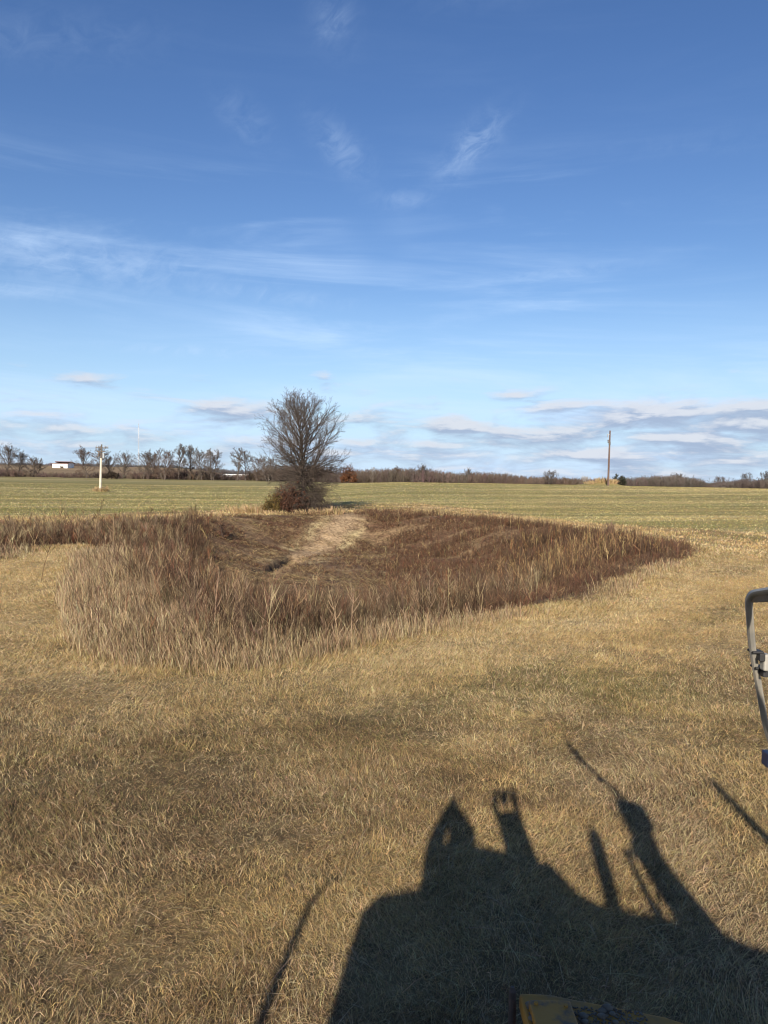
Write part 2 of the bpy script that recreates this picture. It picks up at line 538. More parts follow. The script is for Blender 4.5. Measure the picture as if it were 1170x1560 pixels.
def ground_colour(x, y):
    r = np.hypot(x, y)
    d = np.full(x.shape, -50.0)
    m = r < 130
    d[m] = signed_dist(x[m], y[m], BASIN)
    b, g, p = lawn_mix(x, y, d)
    s = np.clip(1 - b - g - p, 0.05, 1)
    t = b + g + p + s
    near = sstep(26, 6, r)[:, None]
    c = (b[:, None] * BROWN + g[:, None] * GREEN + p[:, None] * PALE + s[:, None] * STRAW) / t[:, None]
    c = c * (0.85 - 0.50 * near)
    c = c * (1 + sstep(-1.5, 2.5, field_edge(x, y))[:, None] * np.array([0.10, 0.20, 0.10]))
    # floor of the hollow: damp brown litter with straw
    n1 = fbm(x * 0.25, y * 0.6, 41)
    n2 = fbm(x * 0.9, y * 2.2, 42)
    n3 = fbm(x * 0.12, y * 0.16, 43)
    lit = np.clip(0.25 + 1.6 * (n2 - 0.5) + 1.2 * (n1 - 0.5), 0, 1)[:, None]
    inb = np.array([0.115, 0.068, 0.040]) * (1 - lit) + np.array([0.33, 0.235, 0.125]) * lit
    red = np.clip(0.4 + 2.0 * (n3 - 0.5), 0, 1)[:, None]
    inb = inb * (1 - 0.35 * red) + np.array([0.15, 0.070, 0.038]) * 0.35 * red
    # worn pale track coming down from the lone tree
    tx = np.interp(y, TRACK_Y, TRACK_X) + 0.5 * (fbm(x * 0.5, y * 0.5, 45) - 0.5)
    tw = np.interp(y, [40, 46, 54, 62], [0.5, 0.7, 1.15, 1.6])
    trk = (np.exp(-((x - tx) / tw) ** 2) * sstep(39, 43, y) * sstep(66, 61, y))[:, None]
    inb = inb * (1 - trk) + (np.array([0.40, 0.28, 0.16]) * (0.45 + 0.6 * n2 + 0.5 * fbm(x * 2.4, y * 2.4, 46))[:, None]) * trk
    for (k, off) in ((0.85, 1.4), (0.9, -1.4)):
        rim = (sstep(0.3, 0.6, n2) * np.exp(-((x - tx - off) / 0.45) ** 2) * sstep(42, 47, y) * sstep(62, 56, y))[:, None] * k
        inb = inb * (1 - rim) + np.array([0.50, 0.39, 0.20]) * rim
    w = sstep(-0.5, 1.0, d + 1.0 * (fbm(x * 0.6, y * 0.6, 44) - 0.5))[:, None]
    c = c * (1 - w) + inb * w
    # dark soil in the cut, with the bank's shade painted in near black
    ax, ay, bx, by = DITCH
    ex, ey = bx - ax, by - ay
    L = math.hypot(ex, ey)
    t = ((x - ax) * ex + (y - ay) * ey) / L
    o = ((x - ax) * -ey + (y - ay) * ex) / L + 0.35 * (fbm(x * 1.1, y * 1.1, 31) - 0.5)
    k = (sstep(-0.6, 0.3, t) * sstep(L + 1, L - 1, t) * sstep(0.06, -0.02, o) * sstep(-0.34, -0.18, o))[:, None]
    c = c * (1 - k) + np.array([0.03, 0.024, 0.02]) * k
    # rough tan pasture on the far rise
    far = (sstep(236, 262, r) * sstep(-1, -10, np.degrees(np.arctan2(x, np.maximum(y, 1e-3)))))[:, None]
    c = c * (1 - far) + (np.array([0.27, 0.19, 0.105]) * (0.6 + 0.8 * fbm(x * 0.05, y * 0.05, 51))[:, None]) * far
    vf = sstep(500, 900, r)[:, None]
    c = c * (1 - vf) + np.array([0.10, 0.095, 0.085]) * vf
    return c


def build_ground():
    fr = np.linspace(-R(52), R(52), 620)
    bk = np.linspace(R(52), 2 * math.pi - R(52), 62)[1:-1]
    th = np.concatenate([fr, bk])
    rr = [0.0]
    r = 0.6
    rad = []
    while r < 6000:
        rad.append(r)
        r *= 1.0085 if 5 < r < 300 else 1.03
    rad = np.array(rad)
    A, B = np.meshgrid(th, rad)
    x, y = (B * np.sin(A)).ravel(), (B * np.cos(A)).ravel()
    x = np.append(x, 0.0)
    y = np.append(y, 0.0)
    z = terrain(x, y)
    V = np.stack([x, y, z], 1)
    nt_, nr = len(th), len(rad)
    i = np.arange(nr - 1)[:, None] * nt_
    j = np.arange(nt_)[None, :]
    j2 = (j + 1) % nt_
    Q = np.stack([i + j, i + nt_ + j, i + nt_ + j2, i + j2], -1).reshape(-1, 4)
    c = len(V) - 1
    jj = np.arange(nt_)
    Tt = np.stack([np.full(nt_, c), jj, (jj + 1) % nt_], 1)
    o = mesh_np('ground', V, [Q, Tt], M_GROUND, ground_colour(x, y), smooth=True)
    tag(o, 'rolling mown field with an overgrown hollow in its middle', 'ground', kind='structure')


build_ground()


def scatter(n, r0, r1, power, half=32.0, pad=1.6):
    """points in the fan before the camera, density ~ r**-power"""
    u = rng.random(n)
    k = 2 - power
    if abs(k) < 1e-6:
        r = r0 * (r1 / r0) ** u
    else:
        r = (r0 ** k + u * (r1 ** k - r0 ** k)) ** (1 / k)
    a = R(half) * (2 * rng.random(n) - 1)
    x = r * np.sin(a) + pad * (2 * rng.random(n) - 1) * (r < 40)
    return x, r * np.cos(a)


def pick_colours(shares, cols, n):
    """one colour per blade from shares (list of arrays)"""
    S = np.stack(shares, 1)
    S = np.cumsum(S / S.sum(1, keepdims=True), 1)
    k = (rng.random(n)[:, None] > S).sum(1).clip(0, len(cols) - 1)
    c = np.array(cols)[k]
    return c * (0.72 + 0.56 * rng.random((n, 1))) * (1 + 0.07 * rng.standard_normal((n, 3)))


def build_grass(name, label, n, r0, r1, power, L, lean, wk, cat='grass', half=33):
    x, y = scatter(n, r0, r1, power, half)
    d = np.full(n, -50.0)
    r = np.hypot(x, y)
    m = r < 130
    d[m] = signed_dist(x[m], y[m], BASIN)
    keep = (d < 0.35 + 0.5 * rng.standard_normal(n)) & (y > 0.5)
    keep &= rng.random(n) < 0.62 + 0.5 * sstep(0.36, 0.58, fbm(x * 1.1, y * 1.1, 64))
    x, y, d = x[keep], y[keep], d[keep]
    n = len(x)
    r = np.hypot(x, y)
    z = terrain(x, y) - 0.01
    tuft = fbm(x * 1.3, y * 1.3, 61)
    ln = (L[0] + (L[1] - L[0]) * rng.random(n) ** 2.4) * (0.6 + 0.85 * tuft)
    ln = ln * (1 + 0.7 * np.exp(-((d + 0.1) / 0.7) ** 2))
    fld = sstep(-1.5, 2.5, field_edge(x, y))
    ln *= 1 - 0.35 * fld
    da = 2 * math.pi * np.where(rng.random(n) < 0.3, fbm(x * 0.5, y * 0.5, 62) * 1.5, rng.random(n))
    le = lean[0] + (lean[1] - lean[0]) * rng.random(n) ** 0.8
    flat = sstep(0.58, 0.75, fbm(x * 0.8, y * 0.8, 63)) + np.exp(-((x + 4.9) / 1.7) ** 2 - ((y - 10.6) / 0.8) ** 2)
    le = np.clip(le + 25 * flat, 0, 84)
    le1, le2 = np.radians(le * 0.7), np.radians(np.clip(le * 1.25, 0, 100))
    h = np.stack([np.cos(da), np.sin(da), np.zeros(n)], 1)
    up = np.array([0, 0, 1.0])
    d1 = h * np.sin(le1)[:, None] + up * np.cos(le1)[:, None]
    d2 = h * np.sin(le2)[:, None] + up * np.cos(le2)[:, None]
    p0 = np.stack([x, y, z], 1)
    p1 = p0 + d1 * (ln * 0.5)[:, None]
    p2 = p1 + d2 * (ln * 0.5)[:, None]
    p2[:, 2] = np.maximum(p2[:, 2], z + 0.015)
    sa = rng.random(n) * 2 * math.pi
    S = norm(np.stack([np.cos(sa), np.sin(sa), 0.4 * rng.standard_normal(n)], 1))
    w = (wk[0] + wk[1] * r) * (0.6 + 0.8 * rng.random(n))
    W = np.stack([w, w * 0.85, w * 0.18], 1)
    V, F = strips(np.stack([p0, p1, p2], 1), W, S)
    b, g, p = lawn_mix(x, y, d)
    s = np.clip(1 - b - g - p, 0.05, 1)
    C = pick_colours([b, g, p, s], [BROWN, GREEN, PALE, STRAW], n)
    C = C * (1 + fld[:, None] * np.array([0.06, 0.16, 0.06]))
    C = np.repeat(np.clip(C, 0.01, 0.8), 6, 0)
    o = mesh_np(name, V, [F], M_GRASS, C)
    tag(o, label, cat, kind='stuff')


build_grass('dry_grass', 'dry straw coloured grass of the mown slope around the hollow', 2300000, 3.4, 38, 1.35, (0.03, 0.115), (20, 88), (0.0010, 0.00037))
build_grass('field_grass', 'short greenish grass of the mown field beyond the hollow', 400000, 34, 178, 1.9, (0.05, 0.16), (5, 60), (0.004, 0.0008))


def build_loose_straw():
    """broken stems lying in the mown grass, thickest on the trampled strip"""
    st = Stack()
    n = 26000
    x, y = scatter(n, 3.6, 24, 1.5)
    tr = np.exp(-((x - 2.55 - 0.02 * (y - 8)) / 0.55) ** 2) * sstep(13, 8, y)
    mat = np.exp(-((x + 4.9) / 1.7) ** 2 - ((y - 10.6) / 0.8) ** 2)
    d = signed_dist(x, y, BASIN)
    k = (rng.random(n) < 0.16 + 0.6 * tr + 0.5 * mat + 0.25 * sstep(0.55, 0.7, fbm(x * 0.7, y * 0.7, 65))) & (d < -0.2)
    x, y = x[k], y[k]
    n = len(x)
    r = np.hypot(x, y)
    C = vary(np.where((rng.random(n) < 0.6)[:, None], np.array([0.52, 0.40, 0.225]), np.array([0.30, 0.205, 0.12])), n, 0.25)
    hd = 2 * math.pi * (0.7 * fbm(x * 0.6, y * 0.6, 66) + rng.random(n))
    stems(st, x, y, terrain(x, y) + 0.02 + 0.03 * rng.random(n), 0.14 + 0.26 * rng.random(n) ** 2, 72 + 20 * rng.random(n), hd, 0.0016 + 0.0004 * r, C, 0.15)
    tag(st.build('loose_straw', M_GRASS), 'broken straw stems lying on the mown grass in the near field', 'straw', kind='stuff')


# ------------------------------------------------------------------ weeds in the hollow
def rand_in_basin(n, power=1.0, extra=0.0, r1=72.0):
    xs, ys, ds = [], [], []
    got = 0
    while got < n:
        x, y = scatter(n * 2, 9.5, r1, power, 36, 1.0)
        d = signed_dist(x, y, BASIN)
        k = d > -extra
        xs.append(x[k]); ys.append(y[k]); ds.append(d[k])
        got += k.sum()
    return np.concatenate(xs)[:n], np.concatenate(ys)[:n], np.concatenate(ds)[:n]


def stems(st, x, y, z, h, lean_deg, heading, w, C, bend=0.4, twigs=0, twig_len=0.35, twig_ang=(18, 42), droop=0.0, twig_from=0.35):
    """upright stems as 4-point ribbons, with fine side twigs"""
    n = len(x)
    hd = np.stack([np.cos(heading), np.sin(heading), np.zeros(n)], 1)
    up = np.array([0, 0, 1.0])
    pts = [np.stack([x, y, z], 1)]
    for i in range(3):
        a = np.radians(lean_deg * (1 - bend + bend * (i + 1)))
        pts.append(pts[-1] + (hd * np.sin(a)[:, None] + up * np.cos(a)[:, None]) * (h / 3)[:, None])
    P = np.stack(pts, 1)
    sa = rng.random(n) * 2 * math.pi
    S = np.stack([np.cos(sa), np.sin(sa), np.zeros(n)], 1)
    W = w[:, None] * np.array([[1.0, 0.9, 0.7, 0.3]])
    V, F = strips(P, W, S)
    st.add(V, F, np.repeat(C, 8, 0))
    for t in range(twigs):
        f = twig_from + (0.97 - twig_from) * rng.random(n)
        i = np.minimum((f * 3).astype(int), 2)
        q = f * 3 - i
        a = P[np.arange(n), i]
        b = P[np.arange(n), i + 1]
        p0 = a + (b - a) * q[:, None]
        ax = norm(b - a)
        ra = rng.random(n) * 2 * math.pi
        side = norm(np.stack([np.cos(ra), np.sin(ra), np.zeros(n)], 1))
        an = np.radians(twig_ang[0] + (twig_ang[1] - twig_ang[0]) * rng.random(n))
        dr = ax * np.cos(an)[:, None] + side * np.sin(an)[:, None]
        ln = twig_len * h * (1.15 - f) * (0.6 + 0.8 * rng.random(n))
        p1 = p0 + dr * (ln * 0.5)[:, None]
        dr2 = norm(dr + np.array([0, 0, 0.25 - droop]))
        p2 = p1 + dr2 * (ln * 0.5)[:, None]
        sa = rng.random(n) * 2 * math.pi
        S = norm(np.stack([np.cos(sa), np.sin(sa), 0.3 * np.ones(n)], 1))
        tw = w[:, None] * np.array([[0.75, 0.65, 0.4]])
        V, F = strips(np.stack([p0, p1, p2], 1), tw, S)
        st.add(V, F, np.repeat(C * (0.9 + 0.25 * rng.random((n, 1))), 6, 0))


def vary(C, n, v=0.25, hue=0.06):
    return np.clip(np.asarray(C) * (1 - v + 2 * v * rng.random((n, 1))) * (1 + hue * rng.standard_normal((n, 3))), 0.008, 0.8)


def zones(x, y, d):
    """shares of the kinds of growth in the hollow"""
    n1 = fbm(x * 0.22, y * 0.22, 71)
    n2 = fbm(x * 0.7, y * 0.7, 72)
    u = 585 + 1156 * x / y
    nearside = sstep(29, 23.5, y + 4 * (n1 - 0.5))
    # pale grass collar at the near edge, widest at the left
    wcol = np.interp(u, [60, 150, 300, 420, 560, 700, 900], [2.6, 2.3, 1.3, 0.7, 0.0, -0.6, -0.8])
    pale = sstep(wcol + 0.9, wcol - 0.7, d + 2.4 * (n2 - 0.5) + 2.0 * (n1 - 0.5)) * sstep(30, 24, y)
    # stand of stalks at the right
    tip = sstep(1080, 980, u + 60 * (n2 - 0.5))
    stalk = tip * np.maximum(sstep(750, 850, u + 120 * (n2 - 0.5)), 0.75 * sstep(650, 720, u + 80 * (n2 - 0.5)) * sstep(33, 29, y + 4 * (n1 - 0.5))) * sstep(20, 23, y) * sstep(54, 48, y)
    # opened floor with flattened litter in front of the tree
    clear = sstep(300, 350, u) * sstep(660, 520, u) * sstep(25.5, 30, y + 3 * (n1 - 0.5)) * sstep(63, 57, y)
    brush = nearside * (1 - 0.9 * pale) * (1 - 0.95 * stalk)
    bank = sstep(640, 780, u)
    stalk = stalk * (1 - bank * sstep(4.0, 2.2, d + 1.5 * (n2 - 0.5)) * sstep(34, 28, y))
    brush = brush * (1 - bank * sstep(3.6, 1.8, d + 1.5 * (n2 - 0.5)))
    leftband = sstep(330, 240, u) * sstep(28, 32, y)
    return pale, stalk, clear, brush, leftband, n1, n2


def build_weeds():
    # -- fine branched brown brush
    st = Stack()
    x, y, d = rand_in_basin(30000, 1.25, 0.0, 60)
    pale, stalk, clear, brush, lb, n1, n2 = zones(x, y, d)
    pr = brush * sstep(-0.1, 0.9, d) * (0.55 + 0.8 * n2) + 0.5 * lb * (1 - clear) * (1 - 0.85 * sstep(32.5, 38.5, y + 5 * (n2 - 0.5)) * sstep(-13, -16, x))
    k = rng.random(len(x)) < np.clip(pr, 0, 1) * (0.25 + 0.75 * sstep(0.32, 0.50, n2))
    x, y, d, n1, n2, lb = x[k], y[k], d[k], n1[k], n2[k], lb[k]
    n = len(x)
    r = np.hypot(x, y)
    h = (0.55 + 0.75 * rng.random(n)) * (0.55 + 0.9 * n1) * (0.6 + 0.4 * sstep(0, 2.5, d)) * (1 - 0.35 * lb) * 1.12
    C = np.where((rng.random(n) < np.clip(3.4 * (n1 - 0.36), 0.08, 0.9))[:, None], np.array([0.072, 0.045, 0.028]), np.array([0.122, 0.083, 0.050]))
    C = np.where((rng.random(n) < 0.10 + 0.25 * sstep(0.55, 0.7, n2))[:, None], np.array([0.33, 0.235, 0.135]), C)
    C = np.where((rng.random(n) < 0.10 + 0.3 * sstep(0.60, 0.70, n1))[:, None], np.array([0.17, 0.078, 0.040]), C)
    C = np.where((rng.random(n) < 0.6 * lb)[:, None], np.array([0.20, 0.145, 0.085]), C)
    C = vary(C, n, 0.35)
    w = 0.0030 + 0.00042 * r
    z = terrain(x, y) - 0.03
    hd = 2 * math.pi * np.where(rng.random(n) < 0.35, fbm(x * 0.15, y * 0.15, 75), rng.random(n))
    ln = 13 * np.abs(rng.standard_normal(n)) * (0.5 + 0.9 * n2)
    stems(st, x, y, z, h, ln, hd, w, C, 0.5, 14, 0.60, (12, 44), 0.0, 0.15)
    # ragged taller plants and broken stems standing out of the mass
    x, y, d = rand_in_basin(9000, 1.2, 1.2, 60)
    pale, stalk, clear, brush, lb, n1, n2 = zones(x, y, d)
    pr = (0.16 * np.maximum(brush, 0.5 * lb) + 0.10 * pale) * sstep(-1.2, 1.0, d) * (0.3 + 1.4 * sstep(0.45, 0.6, n2))
    k = rng.random(len(x)) < pr
    x, y, n1 = x[k], y[k], n1[k]
    n = len(x)
    r = np.hypot(x, y)
    C = np.where((rng.random(n) < 0.35)[:, None], np.array([0.30, 0.21, 0.125]), np.array([0.105, 0.062, 0.038]))
    C = vary(C, n, 0.3)
    ln = np.where(rng.random(n) < 0.25, 25 + 40 * rng.random(n), 9 * np.abs(rng.standard_normal(n)))
    stems(st, x, y, terrain(x, y) - 0.03, 0.9 + 0.75 * rng.random(n), ln, rng.random(n) * 6.28, 0.004 + 0.00048 * r, C, 0.6, 16, 0.36, (20, 55), 0.0, 0.45)
    tag(st.build('brush_weeds', M_WEED), 'thicket of fine purple brown dead weeds filling the near side of the hollow', 'weeds', kind='stuff')

    # -- pale tall grass along the near rim
    st = Stack()
    x, y, d = rand_in_basin(46000, 1.1, 0.5, 34)
    pale, stalk, clear, brush, lb, n1, n2 = zones(x, y, d)
    pr = pale * (0.45 + 0.9 * n2) + 0.22 * brush * sstep(0.55, 0.66, n2) + 0.025 * brush
    k = rng.random(len(x)) < np.clip(pr, 0, 1)
    x, y, d, n1, n2 = x[k], y[k], d[k], n1[k], n2[k]
    reps = 3
    x, y, d, n1, n2 = (np.repeat(v, reps) for v in (x, y, d, n1, n2))
    n = len(x)
    x = x + 0.06 * rng.standard_normal(n)
    y = y + 0.06 * rng.standard_normal(n)
    r = np.hypot(x, y)
    h = (0.35 + 0.62 * rng.random(n)) * (0.45 + 0.55 * sstep(-0.3, 1.8, d)) * (0.7 + 0.6 * n1)
    C = np.where((rng.random(n) < 0.55)[:, None], np.array([0.39, 0.285, 0.160]), np.array([0.27, 0.185, 0.105]))
    C = np.where((rng.random(n) < 0.22)[:, None], np.array([0.50, 0.395, 0.235]), C)
    C = np.where((rng.random(n) < 0.20)[:, None], np.array([0.16, 0.105, 0.065]), C)
    C = vary(C, n, 0.25)
    hd = 2 * math.pi * np.where(rng.random(n) < 0.3, fbm(x * 0.3, y * 0.3, 76) * 1.2, rng.random(n))
    stems(st, x, y, terrain(x, y) - 0.03, h, 4 + 14 * rng.random(n), hd, 0.0030 + 0.00042 * r, C, 0.7, 1, 0.4, (8, 25))
    tag(st.build('tall_pale_grass', M_GRASS), 'tall pale straw grass standing along the near rim of the hollow', 'grass', kind='stuff')

    # -- stand of stalks on the right
    st = Stack()
    x, y, d = rand_in_basin(60000, 1.0)
    pale, stalk, clear, brush, lb, n1, n2 = zones(x, y, d)
    k = rng.random(len(x)) < stalk * sstep(0.1, 1.6, d) * (0.10 + 0.9 * sstep(0.36, 0.56, n2))
    x, y, d, n1, n2 = x[k], y[k], d[k], n1[k], n2[k]
    n = len(x)
    r = np.hypot(x, y)
    h = (0.55 + 0.75 * rng.random(n)) * (0.65 + 0.6 * n1) * (0.45 + 0.55 * sstep(0.2, 3.0, d))
    C = np.where((rng.random(n) < 0.16 + 0.30 * sstep(0.5, 0.62, n1))[:, None], np.array([0.33, 0.220, 0.105]), np.array([0.088, 0.054, 0.034]))
    C = np.where((rng.random(n) < 0.10)[:, None], np.array([0.17, 0.085, 0.040]), C)
    C = vary(C, n, 0.35)
    stems(st, x, y, terrain(x, y) - 0.03, h, np.abs(10 * rng.standard_normal(n)), rng.random(n) * 6.28, 0.004 + 0.00045 * r, C, 0.5, 4, 0.45, (10, 60), 0.4, 0.2)
    tag(st.build('dead_stalks', M_WEED), 'stand of dead brown stalks with straw coloured stems in the right of the hollow', 'weeds', kind='stuff')

    # -- low rusty weeds over the far part of the hollow
    st = Stack()
    x, y, d = rand_in_basin(140000, 0.75)
    pale, stalk, clear, brush, lb, n1, n2 = zones(x, y, d)
    tx = np.interp(y, TRACK_Y, TRACK_X)
    tw = np.interp(y, [40, 46, 54, 62], [0.7, 0.9, 1.4, 1.9])
    trk = np.exp(-((x - tx) / tw) ** 2) * sstep(38, 41, y)
    n3 = fbm(x * 0.5, y * 1.1, 79)
    pr = (1 - 0.8 * brush) * sstep(0.0, 1.5, d) * (0.25 + 0.75 * sstep(1090, 1000, 585 + 1156 * x / y)) * (1 - 0.25 * clear) * (1 - 0.98 * trk) * (0.12 + 0.95 * sstep(0.38, 0.56, n3))
    k = rng.random(len(x)) < np.clip(pr, 0, 1)
    x, y, d, n1, n2, clear = x[k], y[k], d[k], n1[k], n2[k], clear[k]
    n = len(x)
    r = np.hypot(x, y)
    h = (0.15 + 0.42 * rng.random(n)) * (0.5 + 1.0 * n1) * (1 - 0.2 * clear - 0.45 * clear * sstep(42, 36, y))
    C = np.where((rng.random(n) < 0.35)[:, None], np.array([0.135, 0.066, 0.038]), np.array([0.098, 0.060, 0.038]))
    C = np.where((rng.random(n) < 0.05 + 0.22 * clear + 0.16 * sstep(0.55, 0.7, n2))[:, None], np.array([0.30, 0.205, 0.105]), C)
    C = vary(C, n, 0.35)
    ln = np.where(clear > 0.5, 25 + 55 * rng.random(n), 30 * np.abs(rng.standard_normal(n)))
    stems(st, x, y, terrain(x, y) - 0.02, h, np.clip(ln, 0, 75), rng.random(n) * 6.28, 0.004 + 0.00032 * r, C, 0.3, 5, 0.75, (20, 70), 0.2, 0.12)
    tag(st.build('low_weeds', M_WEED), 'low rusty brown weeds covering the far floor of the hollow', 'weeds', kind='stuff')

    # -- bleached straw lying flat on the floor and along the track
    st = Stack()
    x, y, d = rand_in_basin(90000, 0.9)
    pale, stalk, clear, brush, lb, n1, n2 = zones(x, y, d)
    g = fbm(x * 0.35, y * 1.0, 78)
    k = (rng.random(len(x)) < np.clip(0.3 + clear, 0, 1) * sstep(0.49, 0.60, g)) & (y > 24)
    x, y = x[k], y[k]
    n = len(x)
    r = np.hypot(x, y)
    C = vary(np.array([0.38, 0.275, 0.14]), n, 0.35)
    stems(st, x, y, terrain(x, y), 0.3 + 0.4 * rng.random(n), 58 + 26 * rng.random(n), 0.6 * rng.standard_normal(n) + np.where(rng.random(n) < 0.5, 0, math.pi),
          0.005 + 0.0005 * r, C, 0.2, 1, 0.4)
    tag(st.build('flattened_straw', M_GRASS), 'bleached straw lying flat on the bare floor of the hollow', 'straw', kind='stuff')


build_loose_straw()
build_weeds()


# ------------------------------------------------------------------ trees
class Tree:
    """collects branch segments; thick ones become the trunk, the rest the crown"""
    def __init__(self, seed):
        self.g = np.random.default_rng(seed)
        self.S = []          # p0, p1, r0, r1, is_trunk, tint

    def path(self, p, d, length, r, n, wob=0.12, lift=0.0, tip=0.25, trunk=0, tint=0):
        """a wandering limb; returns its points, directions and radii"""
        pts, dirs, rad = [np.array(p, float)], [], [r]
        d = norm(np.array(d, float))
        for i in range(n):
            d = norm(d + wob * self.g.standard_normal(3) + np.array([0, 0, lift]))
            pts.append(pts[-1] + d * length / n)
            dirs.append(d)
            rad.append(r * (1 - (1 - tip) * (i + 1) / n))
            self.S.append((pts[-2], pts[-1], rad[-2], rad[-1], trunk, tint))
        return pts, dirs, rad

    def side(self, d, ang):
        v = self.g.standard_normal(3)
        v = norm(v - d * np.dot(v, d))
        return norm(d * math.cos(ang) + v * math.sin(ang))

    def grow(self, p, d, length, r, level, spec, tint=0):
        """branch that forks into finer ones"""
        s = spec[level]
        pts, dirs, rad = self.path(p, d, length, r, s['seg'], s.get('wob', 0.12), s.get('lift', 0.05), 0.3, 0, tint)
        if level + 1 >= len(spec):
            return
        c = spec[level + 1]
        m = c['n'] if c['n'] >= 1 else int(self.g.random() < c['n'])
        for k in range(int(m)):
            f = c.get('from', 0.2) + (1 - c.get('from', 0.2)) * (k + self.g.random()) / m
            i = min(int(f * s['seg']), s['seg'] - 1)
            q = f * s['seg'] - i
            pp = pts[i] + (pts[i + 1] - pts[i]) * q
            ang = R(c['ang'][0] + (c['ang'][1] - c['ang'][0]) * self.g.random())
            ln = length * c['len'] * (1.1 - 0.65 * f) * (0.7 + 0.6 * self.g.random())
            rr = max(rad[i] * 0.55, c.get('rmin', 0.006))
            self.grow(pp, self.side(dirs[i], ang), ln, rr, level + 1, spec, tint)

    def build(self, name, loc, bark, twig, rz=0.0, scale=1.0, link=True, rmin=0.0):
        S = self.S
        P0, P1 = np.array([s[0] for s in S]), np.array([s[1] for s in S])
        R0, R1 = np.array([s[2] for s in S]), np.array([s[3] for s in S])
        R0, R1 = np.maximum(R0, rmin), np.maximum(R1, rmin * 0.7)
        tr = np.array([s[4] for s in S])
        root = empty(name, loc, rz)
        root.scale = (scale,) * 3
        for q in range(1, tr.max() + 1):
            st = Stack()
            k = tr == q
            tubes(st, P0[k], P1[k], R0[k], R1[k], np.asarray(bark), 8)
            V, F, C = st.arrays()
            # weld the joints so that a stem is one body
            me_o = st.build('trunk', M_BARK, root, True)
            bm = bmesh.new()
            bm.from_mesh(me_o.data)
            bmesh.ops.remove_doubles(bm, verts=bm.verts, dist=0.04)
            bm.to_mesh(me_o.data)
            bm.free()
        st = Stack()
        cr = tr == 0
        big = cr & (R0 > 0.03)
        sm = cr & ~big
        f = np.clip((0.05 - R0) / 0.05, 0, 1)[:, None]
        C = np.asarray(bark) * (1 - f) + np.asarray(twig) * f
        C = C * (0.8 + 0.4 * self.g.random((len(C), 1)))
        tubes(st, P0[big], P1[big], R0[big], R1[big], C[big], 5)
        tubes(st, P0[sm], P1[sm], R0[sm], R1[sm], C[sm], 3)
        st.build('crown', M_BARK, root)
        return root


